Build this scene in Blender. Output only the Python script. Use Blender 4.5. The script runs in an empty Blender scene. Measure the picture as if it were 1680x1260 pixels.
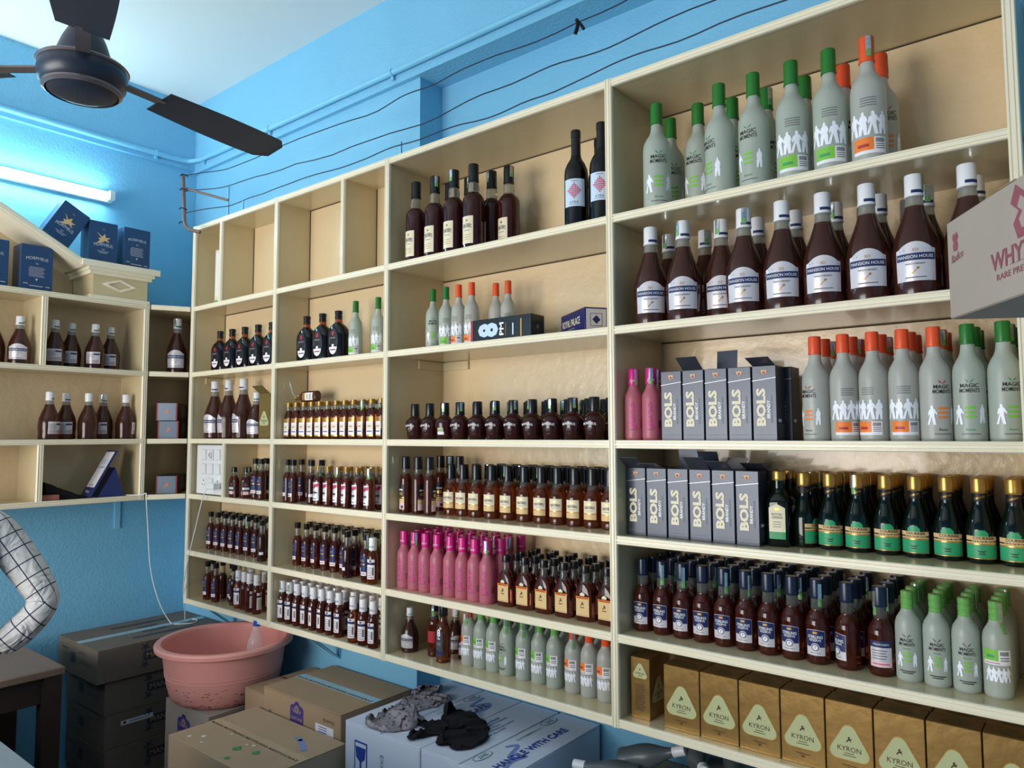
import bpy, math, random
from mathutils import Vector, Matrix, noise
from mathutils.geometry import tessellate_polygon
random.seed(11)
sc = bpy.context.scene
COL = sc.collection
PI = math.pi

# ------------------------------------------------------------------ camera
cam_d = bpy.data.cameras.new('camera'); cam = bpy.data.objects.new('camera', cam_d); COL.objects.link(cam)
cam_d.sensor_fit = 'HORIZONTAL'; cam_d.sensor_width = 36.0; cam_d.lens = 25.680; cam_d.clip_start = 0.02
r_, u_, f_ = (0.77770, 0.62863, -0.00293), (0.04519, -0.05125, 0.99766), (-0.62701, 0.77602, 0.06827)
cam.matrix_world = Matrix(((r_[0], u_[0], -f_[0], 0), (r_[1], u_[1], -f_[1], 0), (r_[2], u_[2], -f_[2], 1.65), (0, 0, 0, 1)))
sc.camera = cam

# ------------------------------------------------------------------ world, daylight, exposure
w = bpy.data.worlds.new('world'); sc.world = w; w.use_nodes = True
w.node_tree.nodes['Background'].inputs[0].default_value = (0.75, 0.86, 1.0, 1)
w.node_tree.nodes['Background'].inputs[1].default_value = 0.35
day = bpy.data.lights.new('shopfront_daylight', 'AREA'); day.shape = 'RECTANGLE'; day.size = 2.6; day.size_y = 1.7
day.energy = 125; day.color = (1.0, 0.955, 0.90)
day_o = bpy.data.objects.new('shopfront_daylight', day); COL.objects.link(day_o)
day_o.location = (-2.40, -2.35, 1.50); day_o.rotation_euler = (PI/2, 0, 0)
sc.view_settings.view_transform = 'Standard'; sc.view_settings.look = 'None'
sc.view_settings.exposure = 0.30; sc.view_settings.gamma = 1.0; sc.view_settings.use_curve_mapping = False

# ------------------------------------------------------------------ materials
def lin(c):
    if isinstance(c, str):
        c = tuple(int(c[i:i+2], 16)/255 for i in (0, 2, 4))
    return tuple(x/12.92 if x <= 0.04045 else ((x+0.055)/1.055)**2.4 for x in c)
MATS = {}
def mat(name, col, rough=0.5, metal=0.0, trans=0.0, var=0.08, scale=14, bump=0.0, bscale=60, coat=0.0, emit=0, sss=0.0, ior=1.45, alpha=1.0):
    m = bpy.data.materials.new(name); m.use_nodes = True; nt = m.node_tree; b = nt.nodes['Principled BSDF']
    c = lin(col); b.inputs['Roughness'].default_value = rough; b.inputs['Metallic'].default_value = metal
    b.inputs['IOR'].default_value = ior
    b.inputs['Transmission Weight'].default_value = trans
    b.inputs['Coat Weight'].default_value = coat; b.inputs['Coat Roughness'].default_value = 0.08
    b.inputs['Alpha'].default_value = alpha
    if sss: b.inputs['Subsurface Weight'].default_value = sss; b.inputs['Subsurface Radius'].default_value = (0.01, 0.01, 0.01)
    tc = nt.nodes.new('ShaderNodeTexCoord')
    if var:
        n = nt.nodes.new('ShaderNodeTexNoise'); n.inputs['Scale'].default_value = scale; n.inputs['Detail'].default_value = 3
        nt.links.new(tc.outputs['Object'], n.inputs['Vector'])
        mx = nt.nodes.new('ShaderNodeMix'); mx.data_type = 'RGBA'
        mx.inputs['A'].default_value = tuple(x*(1-var) for x in c)+(1,); mx.inputs['B'].default_value = tuple(min(1, x*(1+var)) for x in c)+(1,)
        nt.links.new(n.outputs['Fac'], mx.inputs['Factor']); nt.links.new(mx.outputs['Result'], b.inputs['Base Color'])
    else:
        b.inputs['Base Color'].default_value = c+(1,)
    if bump:
        n2 = nt.nodes.new('ShaderNodeTexNoise'); n2.inputs['Scale'].default_value = bscale; n2.inputs['Detail'].default_value = 4
        nt.links.new(tc.outputs['Object'], n2.inputs['Vector'])
        bp = nt.nodes.new('ShaderNodeBump'); bp.inputs['Strength'].default_value = bump; bp.inputs['Distance'].default_value = 0.01
        nt.links.new(n2.outputs['Fac'], bp.inputs['Height']); nt.links.new(bp.outputs['Normal'], b.inputs['Normal'])
    if emit:
        b.inputs['Emission Color'].default_value = c+(1,); b.inputs['Emission Strength'].default_value = emit
    MATS[name] = m; return m
mat('wall_paint', '7cbfe2', 0.55, var=0.05, scale=3, bump=0.25, bscale=90)
mat('pipe_paint', '82c8ea', 0.35, var=0.04)
mat('ceiling_paint', 'e4eaea', 0.8, var=0.03, scale=2)
mat('floor_tile', '55524f', 0.5, var=0.2, scale=6)
mat('cream', 'd0c09a', 0.28, var=0.05, scale=5, bump=0.08, bscale=45, coat=0.45)  # same paint as the trim, darkened to put cell shade into the colour
mat('cream_back_shaded', 'dcc49c', 0.30, var=0.06, scale=4, bump=0.45, bscale=24, coat=0.55)  # trim paint again, darkened to deepen the shade on the back panels
mat('cream_trim', 'f0e8d0', 0.3, var=0.03, scale=9, bump=0.04, coat=0.2)
mat('seam', '3a2f22', 0.8)
mat('liq_brown', '7a3524', 0.05, trans=0.75, var=0.1)
mat('liq_dark', '4a1f1e', 0.05, trans=0.55, var=0.1)
mat('liq_black', '120c10', 0.05, trans=0.15, var=0.1)
mat('liq_amber', 'c0652e', 0.04, trans=0.9, var=0.1)
mat('liq_brandy', '593026', 0.16, trans=0.55, var=0.08)
mat('glass_neck', 'b4b2a8', 0.25, trans=0.6, var=0.05)
mat('glass_clear', 'd8dcd4', 0.03, trans=0.92, var=0)
mat('glass_green', '0d1a14', 0.05, trans=0.25, var=0.05)
mat('glass_wine', '0b0b10', 0.06, trans=0.1, var=0.05)
mat('glass_smoke', '6c7376', 0.3, trans=0.45, var=0.06)
mat('frost', 'd2d4cc', 0.38, trans=0.42, var=0.05, scale=10, sss=0.0)
mat('frost_green', 'cbd5c9', 0.38, trans=0.42, var=0.05, scale=10)
mat('frost_pink', 'da7a8e', 0.40, trans=0.4, var=0.06, scale=10)
mat('cap_white', 'e9eaee', 0.3, var=0.02)
mat('cap_black', '17181b', 0.25, var=0.05)
mat('cap_navy', '1b2740', 0.28, var=0.05)
mat('cap_green', '27742c', 0.3, var=0.05)
mat('cap_lightgreen', '6fae5c', 0.3, var=0.05)
mat('cap_orange', 'e8572c', 0.3, var=0.05)
mat('cap_pink', 'cf1f83', 0.28, var=0.05)
mat('cap_gold', 'b98f4a', 0.3, metal=0.7, var=0.1)
mat('cap_blue', '1c63c4', 0.35, var=0.05)
mat('seal_silver', 'c9d3d6', 0.18, metal=0.85, var=0.35, scale=160)
mat('seal_green', '7fb572', 0.3, metal=0.3, var=0.5, scale=200)
mat('paper_white', 'eceaf0', 0.45, var=0.02)
mat('paper_silver', 'd9d4da', 0.3, metal=0.2, var=0.1, scale=40)
mat('paper_cream', 'e6dcc0', 0.45, var=0.03)
mat('paper_blue', 'c8dcf0', 0.45, var=0.02)
mat('paper_tan', 'dcbb84', 0.45, var=0.04)
mat('paper_pink', 'eec6cc', 0.45, var=0.05)
mat('ink_navy', '1f2c5e', 0.45, var=0.05)
mat('ink_black', '15151a', 0.5, var=0.02)
mat('ink_grey', '6c6a70', 0.5, var=0.05)
mat('ink_white', 'f4f5f8', 0.4, var=0.0)
mat('ink_figure', 'f1f5fd', 0.4, var=0.0)
mat('ink_green', '7cc342', 0.45, var=0.08)
mat('ink_bottlegreen', '3f9a63', 0.45, var=0.05)
mat('ink_leaf', '2f9d6a', 0.4, var=0.05)
mat('ink_orange', 'ef7f2e', 0.45, var=0.06)
mat('ink_red', 'b02a35', 0.45, var=0.05)
mat('ink_pink', 'd3318f', 0.4, var=0.05)
mat('ink_magenta', 'c02a5e', 0.45, var=0.05)
mat('ink_gold', 'c79b4f', 0.3, metal=0.6, var=0.08)
mat('ink_blue', '26409a', 0.5, var=0.04)
mat('ink_purple', '453a86', 0.5, var=0.05)
mat('ink_teal', '2f7f72', 0.5, var=0.05)
mat('ink_brown', '4a2c1c', 0.5, var=0.05)
mat('ink_maroon', '8f4f5c', 0.6, var=0.15, scale=120)
mat('ink_dim', '3f4550', 0.6, var=0.1, scale=90)
mat('marker_blue', '7f93cf', 0.6, var=0.1, scale=80)
mat('foil_gold', 'ab8850', 0.30, metal=0.7, var=0.30, scale=22, bump=0.22, bscale=16)
mat('foil_dark', '5f4526', 0.35, metal=0.6, var=0.2, scale=30)
mat('pale_green', 'b9bd8d', 0.4, var=0.04)
mat('box_slate', '3d434f', 0.3, metal=0.3, var=0.12, scale=30)
mat('box_black', '15161b', 0.3, var=0.1)
mat('box_inside', 'b9b8bd', 0.6, var=0.05)
mat('box_navyblue', '24466f', 0.4, var=0.05)
mat('box_royal', '1d1f5c', 0.35, var=0.05)
mat('box_olive', '7d6a3c', 0.4, metal=0.2, var=0.1)
mat('kraft', 'a98d70', 0.75, var=0.06, scale=8, bump=0.05, bscale=150)
mat('kraft_light', 'b59b80', 0.75, var=0.06, scale=8, bump=0.05, bscale=150)
mat('kraft_dark', '776c60', 0.75, var=0.08, scale=8, bump=0.05, bscale=150)
mat('kraft_grey', 'a59a90', 0.75, var=0.06, scale=8, bump=0.05, bscale=150)
mat('carton_white', 'd5dcf0', 0.6, var=0.04, scale=6, bump=0.04, bscale=120)
mat('tape', 'c3ab8c', 0.2, var=0.1, scale=40)
mat('tape_blue', 'a9c3cc', 0.2, var=0.15, scale=40)
mat('plastic_pink', 'f3a79d', 0.35, var=0.06, scale=5, bump=0.03, bscale=20)
mat('scuff', '8c4a4a', 0.6, var=0.1)
mat('plastic_white', 'eceef0', 0.3, var=0.02)
mat('plastic_grey', 'c8ccd0', 0.35, var=0.02)
mat('plastic_blue', '26346f', 0.35, var=0.05)
mat('plastic_slate', '7d8796', 0.3, metal=0.4, var=0.15, scale=20)
mat('plastic_dark', '1a1c22', 0.5, var=0.1)
mat('pet', 'f4f6fa', 0.04, var=0, alpha=0.24, coat=1.0)
mat('wire', '1c2740', 0.5, var=0.1)
mat('rust', '7a6a64', 0.6, metal=0.4, var=0.5, scale=120)
mat('fan_dark', '2a3140', 0.35, var=0.1)
mat('fan_trim', '7c7478', 0.3, metal=0.6, var=0.1)
mat('tube_glow', 'd2f6ff', 0.4, var=0, emit=36)
mat('fixture_white', 'e2eef2', 0.4, var=0.02)
mat('wood_dark', '3a2c26', 0.5, var=0.3, scale=12)
mat('wood_top', '8c7565', 0.5, var=0.15, scale=18)
mat('counter_grey', '8b97a0', 0.3, var=0.15, scale=60)
mat('cloth_black', '0d0d11', 0.9, var=0.2, scale=60)
mat('skin', '8a5a40', 0.5, var=0.05)
mat('trousers', 'b3a38a', 0.8, var=0.08)
mat('hair', '14100e', 0.6, var=0.1)
mat('leather', '2a1c14', 0.4, var=0.1)
mat('terracotta', 'a5685c', 0.6, var=0.1)

def special_materials():
    # patterned grey-violet dust cloth
    m = mat('cloth_pattern', '6a6470', 0.9, var=0.0); nt = m.node_tree; b = nt.nodes['Principled BSDF']
    tc = nt.nodes.new('ShaderNodeTexCoord'); v = nt.nodes.new('ShaderNodeTexVoronoi'); v.inputs['Scale'].default_value = 90
    wv = nt.nodes.new('ShaderNodeTexNoise'); wv.inputs['Scale'].default_value = 26; wv.inputs['Detail'].default_value = 4
    nt.links.new(tc.outputs['Object'], v.inputs['Vector']); nt.links.new(tc.outputs['Object'], wv.inputs['Vector'])
    ad = nt.nodes.new('ShaderNodeMath'); ad.operation = 'ADD'; nt.links.new(v.outputs['Distance'], ad.inputs[0]); nt.links.new(wv.outputs['Fac'], ad.inputs[1])
    cr = nt.nodes.new('ShaderNodeValToRGB'); cr.color_ramp.elements[0].position = 0.6; cr.color_ramp.elements[0].color = lin('2b2731')+(1,)
    cr.color_ramp.elements[1].position = 1.05; cr.color_ramp.elements[1].color = lin('a39aa3')+(1,)
    nt.links.new(ad.outputs[0], cr.inputs['Fac']); nt.links.new(cr.outputs['Color'], b.inputs['Base Color'])
    # checked shirt
    m = mat('shirt_check', 'd9d7d6', 0.85, var=0.0); nt = m.node_tree; b = nt.nodes['Principled BSDF']
    uv = nt.nodes.new('ShaderNodeUVMap'); uv.uv_map = 'check'
    br = nt.nodes.new('ShaderNodeTexBrick'); br.offset = 0; br.inputs['Scale'].default_value = 1.0
    br.inputs['Color1'].default_value = lin('dcdad8')+(1,); br.inputs['Color2'].default_value = lin('d3d2d2')+(1,); br.inputs['Mortar'].default_value = lin('2b3352')+(1,)
    br.inputs['Mortar Size'].default_value = 0.0022; br.inputs['Brick Width'].default_value = 0.055; br.inputs['Row Height'].default_value = 0.055; br.inputs['Mortar Smooth'].default_value = 0.2
    nt.links.new(uv.outputs['UV'], br.inputs['Vector']); nt.links.new(br.outputs['Color'], b.inputs['Base Color'])
    tc = nt.nodes.new('ShaderNodeTexCoord'); nz = nt.nodes.new('ShaderNodeTexNoise'); nz.inputs['Scale'].default_value = 11; nz.inputs['Detail'].default_value = 2; nz.inputs['Distortion'].default_value = 1.2
    bp = nt.nodes.new('ShaderNodeBump'); bp.inputs['Strength'].default_value = 0.8; bp.inputs['Distance'].default_value = 0.03
    nt.links.new(tc.outputs['Object'], nz.inputs['Vector']); nt.links.new(nz.outputs['Fac'], bp.inputs['Height']); nt.links.new(bp.outputs['Normal'], b.inputs['Normal'])
special_materials()

# ------------------------------------------------------------------ mesh helpers
TXT = {}
def text2d(s, bold=0.0):
    k = (s, bold)
    if k not in TXT:
        c = bpy.data.curves.new('t', 'FONT'); c.body = s; c.resolution_u = 2; c.offset = bold; c.fill_mode = 'FRONT'
        o = bpy.data.objects.new('t', c); COL.objects.link(o)
        dg = bpy.context.evaluated_depsgraph_get(); dg.update()
        me = bpy.data.meshes.new_from_object(o.evaluated_get(dg))
        vs = [(v.co.x, v.co.y) for v in me.vertices]; me.calc_loop_triangles()
        fs = [tuple(t.vertices) for t in me.loop_triangles]
        bpy.data.objects.remove(o); bpy.data.meshes.remove(me); bpy.data.curves.remove(c)
        x0 = min(v[0] for v in vs); x1 = max(v[0] for v in vs); y0 = min(v[1] for v in vs); y1 = max(v[1] for v in vs)
        TXT[k] = ([((v[0]-x0)/(x1-x0)-.5, (v[1]-y0)/(y1-y0)-.5) for v in vs], fs, (x1-x0)/(y1-y0))
    return TXT[k]
def plane_map(o, u, w):
    o, u, w = Vector(o), Vector(u), Vector(w); n = u.cross(w)
    return lambda x, z, off=0.0: o+u*x+w*z+n*off
def at_prof(prof, z):
    P = [p if len(p) == 4 else (p[0], p[1], p[1], 2) for p in prof]
    if z <= P[0][0]: return P[0][1:]
    for a, b in zip(P, P[1:]):
        if a[0] <= z <= b[0]:
            t = (z-a[0])/max(1e-9, b[0]-a[0]); return tuple(a[i]+(b[i]-a[i])*t for i in (1, 2, 3))
    return P[-1][1:]
def wrap_map(prof, turn=0.0):
    def f(x, z, off=0.0):
        rx, ry, n = at_prof(prof, z)
        if abs(rx-ry) < 1e-6 and n < 2.05:
            a = x/max(rx, 0.012)+turn; return Vector(((rx+off)*math.sin(a), -(rx+off)*math.cos(a), z))
        x = max(-rx*.995, min(rx*.995, x)); return Vector((x, -(ry*(1-abs(x/rx)**n)**(1/n)+off), z))
    f.curved = True
    return f
class MB:
    def __init__(s): s.v = []; s.f = []; s.m = []; s.sm = []
    def add(s, vs, fs, m, smooth=False):
        o = len(s.v); s.v += [tuple(v) for v in vs]
        for f in fs: s.f.append(tuple(i+o for i in f)); s.m.append(m); s.sm.append(smooth)
        return s
    def box(s, c, d, m, mx=None):
        x, y, z = (k/2 for k in d); vs = [Vector((a*x, b*y, e*z)) for a in (-1, 1) for b in (-1, 1) for e in (-1, 1)]
        if mx is not None: vs = [mx @ v for v in vs]
        return s.add([v+Vector(c) for v in vs], [(0, 1, 3, 2), (4, 6, 7, 5), (0, 4, 5, 1), (2, 3, 7, 6), (0, 2, 6, 4), (1, 5, 7, 3)], m)
    def bb(s, x0, x1, y0, y1, z0, z1, m): return s.box(((x0+x1)/2, (y0+y1)/2, (z0+z1)/2), (x1-x0, y1-y0, z1-z0), m)
    def bevbox(s, c, d, m, b=0.002):
        # chamfered box
        x, y, z = (k/2 for k in d)
        rings = []
        for zz, i in ((-z, b), (-z+b, 0), (z-b, 0), (z, b)):
            X, Y = x-i, y-i; rings.append([(-X+b, -Y, zz), (X-b, -Y, zz), (X, -Y+b, zz), (X, Y-b, zz), (X-b, Y, zz), (-X+b, Y, zz), (-X, Y-b, zz), (-X, -Y+b, zz)])
        vs = [Vector(p)+Vector(c) for rg in rings for p in rg]; fs = []
        for k in range(3):
            for j in range(8): fs.append((k*8+j, k*8+(j+1) % 8, (k+1)*8+(j+1) % 8, (k+1)*8+j))
        fs.append(tuple(range(7, -1, -1))); fs.append(tuple(range(24, 32)))
        return s.add(vs, fs, m)
    def loft(s, prof, m, seg=28, mtop=None, fill=None, close=True):
        P = [p if len(p) == 4 else (p[0], p[1], p[1], 2) for p in prof]
        if fill is not None:
            for i in range(len(P)-1):
                if P[i][0] < fill < P[i+1][0]: P.insert(i+1, (fill,)+tuple(at_prof(P, fill))); break
        vs = []
        for z, rx, ry, n in P:
            for k in range(seg):
                a = 2*PI*k/seg; c, d = math.cos(a), math.sin(a)
                vs.append((rx*math.copysign(abs(c)**(2/n), c), ry*math.copysign(abs(d)**(2/n), d), z))
        o = len(s.v); s.v += vs
        for i in range(len(P)-1):
            mm = mtop if (mtop and fill is not None and P[i][0] >= fill-1e-6) else m
            for k in range(seg):
                s.f.append((o+i*seg+k, o+i*seg+(k+1) % seg, o+(i+1)*seg+(k+1) % seg, o+(i+1)*seg+k)); s.m.append(mm); s.sm.append(True)
        if close:
            s.f.append(tuple(o+k for k in range(seg-1, -1, -1))); s.m.append(m); s.sm.append(False)
            s.f.append(tuple(o+(len(P)-1)*seg+k for k in range(seg))); s.m.append(mtop or m); s.sm.append(False)
        return s
    def tube(s, pts, r, m, seg=8, taper=None):
        P = [Vector(p) for p in pts]; vs = []; fs = []; up = None
        for i, p in enumerate(P):
            d = (P[min(i+1, len(P)-1)]-P[max(i-1, 0)]).normalized()
            if up is None: up = d.orthogonal().normalized()
            up = (up-d*up.dot(d)).normalized(); q = d.cross(up); rr = r if taper is None else r*taper[i]
            for k in range(seg):
                a = 2*PI*k/seg; vs.append(p+(up*math.cos(a)+q*math.sin(a))*rr)
        for i in range(len(P)-1):
            for k in range(seg): fs.append((i*seg+k, i*seg+(k+1) % seg, (i+1)*seg+(k+1) % seg, (i+1)*seg+k))
        s.add(vs, fs, m, True)
        return s.add(vs[:seg]+vs[-seg:], [tuple(range(seg-1, -1, -1)), tuple(range(seg, 2*seg))], m)
    def rect(s, mp, x0, x1, z0, z1, m, off=0.0005, nx=10, nz=4, top=None):
        vs = []; fs = []
        for j in range(nz+1):
            for i in range(nx+1):
                x = x0+(x1-x0)*i/nx; t = (i/nx)*2-1; zt = z1+(top(t) if top else 0); vs.append(mp(x, z0+(zt-z0)*j/nz, off))
        for j in range(nz):
            for i in range(nx): a = j*(nx+1)+i; fs.append((a, a+1, a+nx+2, a+nx+1))
        return s.add(vs, fs, m, True)
    def text(s, mp, t, cx, cz, wd, m, off=0.0011, ht=None, bold=0.0, rot=0, shear=0, arc=0):
        vs, fs, asp = text2d(t, bold); h = ht if ht else wd/asp; out = []
        for x, y in vs:
            X, Y = x*wd+shear*y*h, y*h+arc*(1-(2*x)**2)
            if rot == 90: X, Y = -Y, X
            elif rot == 180: X, Y = -X, -Y
            elif rot == -90: X, Y = Y, -X
            elif rot: c, d = math.cos(math.radians(rot)), math.sin(math.radians(rot)); X, Y = X*c-Y*d, X*d+Y*c
            out.append((cx+X, cz+Y))
        if getattr(mp, 'curved', False): out, fs = s.fine(out, fs)
        return s.add([mp(x, z, off) for x, z in out], fs, m)
    def fine(s, P, fs, lim=0.006):
        P = list(P); out = []; st = list(fs); cache = {}
        def mid(a, b):
            q = (min(a, b), max(a, b))
            if q not in cache: cache[q] = len(P); P.append(((P[a][0]+P[b][0])/2, (P[a][1]+P[b][1])/2))
            return cache[q]
        while st:
            a, b, c = st.pop(); e = max(((abs(P[u][0]-P[v][0]), u, v, w) for u, v, w in ((a, b, c), (b, c, a), (c, a, b))))
            if e[0] > lim: _, u, v, w = e; m_ = mid(u, v); st += [(u, m_, w), (m_, v, w)]
            else: out.append((a, b, c))
        return P, out
    def poly(s, mp, pts, cx, cz, k, m, off=0.0009, kx=None):
        kx = kx or k; tri = tessellate_polygon([[Vector((p[0], p[1], 0)) for p in pts]])
        fs = []
        for t in tri:
            a, b, c = (pts[i] for i in t)
            fs.append(tuple(t) if (b[0]-a[0])*(c[1]-a[1])-(b[1]-a[1])*(c[0]-a[0]) > 0 else tuple(t)[::-1])
        P = [(cx+p[0]*kx, cz+p[1]*k) for p in pts]
        if getattr(mp, 'curved', False): P, fs = s.fine(P, fs)
        return s.add([mp(x, z, off) for x, z in P], fs, m)
    def ribbon(s, mp, pts, wd, m, off=0.0009):
        P = smooth_pts([(p[0], p[1], 0) for p in pts], 6); vs = []; fs = []
        for i, p in enumerate(P):
            d = (P[min(i+1, len(P)-1)]-P[max(0, i-1)]).normalized(); n = Vector((-d.y, d.x, 0))*wd/2
            vs += [mp(p.x-n.x, p.y-n.y, off), mp(p.x+n.x, p.y+n.y, off)]
        for i in range(len(P)-1): fs.append((2*i, 2*i+2, 2*i+3, 2*i+1))
        return s.add(vs, fs, m)
    def mesh(s, name, sharp=35):
        me = bpy.data.meshes.new(name); me.from_pydata(s.v, [], s.f); names = []
        for m in s.m:
            if m not in names: names.append(m)
        for n in names: me.materials.append(MATS[n])
        ix = {n: i for i, n in enumerate(names)}
        me.polygons.foreach_set('material_index', [ix[m] for m in s.m]); me.polygons.foreach_set('use_smooth', s.sm)
        me.update(); me.set_sharp_from_angle(angle=math.radians(sharp)); return me
    def obj(s, name, parent=None, **kw): return link(name, s.mesh(name), parent, **kw)
def clusters(mb):
    """separate pieces of flat print become parts of their own"""
    n = len(mb.v); par = list(range(n))
    def fd(a):
        while par[a] != a: par[a] = par[par[a]]; a = par[a]
        return a
    for f in mb.f:
        r = fd(f[0])
        for i in f[1:]: par[fd(i)] = r
    comp = {}
    for f, m, sm in zip(mb.f, mb.m, mb.sm): comp.setdefault(fd(f[0]), []).append((f, m, sm))
    B = []
    for k, L in comp.items():
        P = [mb.v[i] for f, _, _ in L for i in f]; B.append([[min(p[a] for p in P) for a in range(3)], [max(p[a] for p in P) for a in range(3)], L])
    if not B: return [mb]
    g = .045*max(max(b[1][a] for b in B)-min(b[0][a] for b in B) for a in range(3)); go = True
    while go:
        go = False; out = []
        for b in B:
            for o in out:
                if all(b[0][a] <= o[1][a]+g and o[0][a] <= b[1][a]+g for a in range(3)):
                    o[0] = [min(x, y) for x, y in zip(o[0], b[0])]; o[1] = [max(x, y) for x, y in zip(o[1], b[1])]; o[2] = o[2]+b[2]; go = True; break
            else: out.append(b)
        B = out
    res = []
    for _, _, L in B:
        q = MB(); ix = {}
        for f, m, sm in L:
            for i in f:
                if i not in ix: ix[i] = len(q.v); q.v.append(mb.v[i])
            q.f.append(tuple(ix[i] for i in f)); q.m.append(m); q.sm.append(sm)
        res.append(q)
    return res
def link(name, me, parent=None, loc=None, rot=None):
    o = bpy.data.objects.new(name, me); COL.objects.link(o)
    if parent is not None: o.parent = parent
    if loc is not None: o.location = loc
    if rot is not None: o.rotation_euler = rot
    return o
def tag(o, label=None, cat=None, group=None, kind=None):
    if label: o['label'] = label
    if cat: o['category'] = cat
    if group: o['group'] = group
    if kind: o['kind'] = kind
    return o
def thing(name, loc, label, cat, rz=0.0, group=None):
    o = link(name, None, None, loc, (0, 0, rz)); o.empty_display_size = 0.02; return tag(o, label, cat, group)
def struct(o): o['kind'] = 'structure'; return o

# ------------------------------------------------------------------ measures of the place (metres)
Y0 = 1.794                       # front plane of the long shelf unit
ROW = [2.675, 2.270, 1.945, 1.620, 1.353, 1.083, 0.853]
XA, XA2, XB, XC, XR = -3.480, -2.771, -2.049, -1.085, -0.115
YCOL, YREC = 1.964, 2.089        # back panel faces (shallow over the pillar, deep over the recess)
XL = -3.827                      # left wall
CEIL = 3.458
T = 0.012                        # half width of the front trim
def top(r): return ROW[r]+0.0105  # upper face of board r

# ------------------------------------------------------------------ room
struct(MB().bb(XL-.2, 2.2, -2.6, 2.4, -0.1, 0, 'floor_tile').obj('floor'))
struct(MB().bb(XL-.2, 2.2, -2.6, 2.4, CEIL, CEIL+.1, 'ceiling_paint').obj('ceiling'))
struct(MB().bb(XL-.15, XL, -2.6, 2.4, 0, CEIL, 'wall_paint').obj('wall_left'))
wb = MB(); wb.bb(XL, 2.2, 2.099, 2.3, 0, CEIL, 'wall_paint'); struct(wb.obj('wall_back'))
struct(MB().bb(XL, -2.062, 1.974, 2.099, 0, 3.075, 'wall_paint').obj('wall_pillar'))
tr = MB().bb(XL, 2.2, 1.952, 2.099, 3.075, CEIL, 'wall_paint').obj('trim_1'); struct(tr)
tr = MB().bb(XL, XL+.022, -2.6, 1.952, 3.09, CEIL, 'wall_paint').obj('trim_2'); struct(tr)
struct(MB().bb(2.05, 2.2, -2.6, 2.099, 0, CEIL, 'wall_paint').obj('wall_right'))
wf = MB(); wf.bb(XL, 2.05, -2.6, -2.45, 2.65, CEIL, 'wall_paint'); wf.bb(0.75, 2.05, -2.6, -2.45, 0, 2.65, 'wall_paint'); struct(wf.obj('wall_front'))

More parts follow.
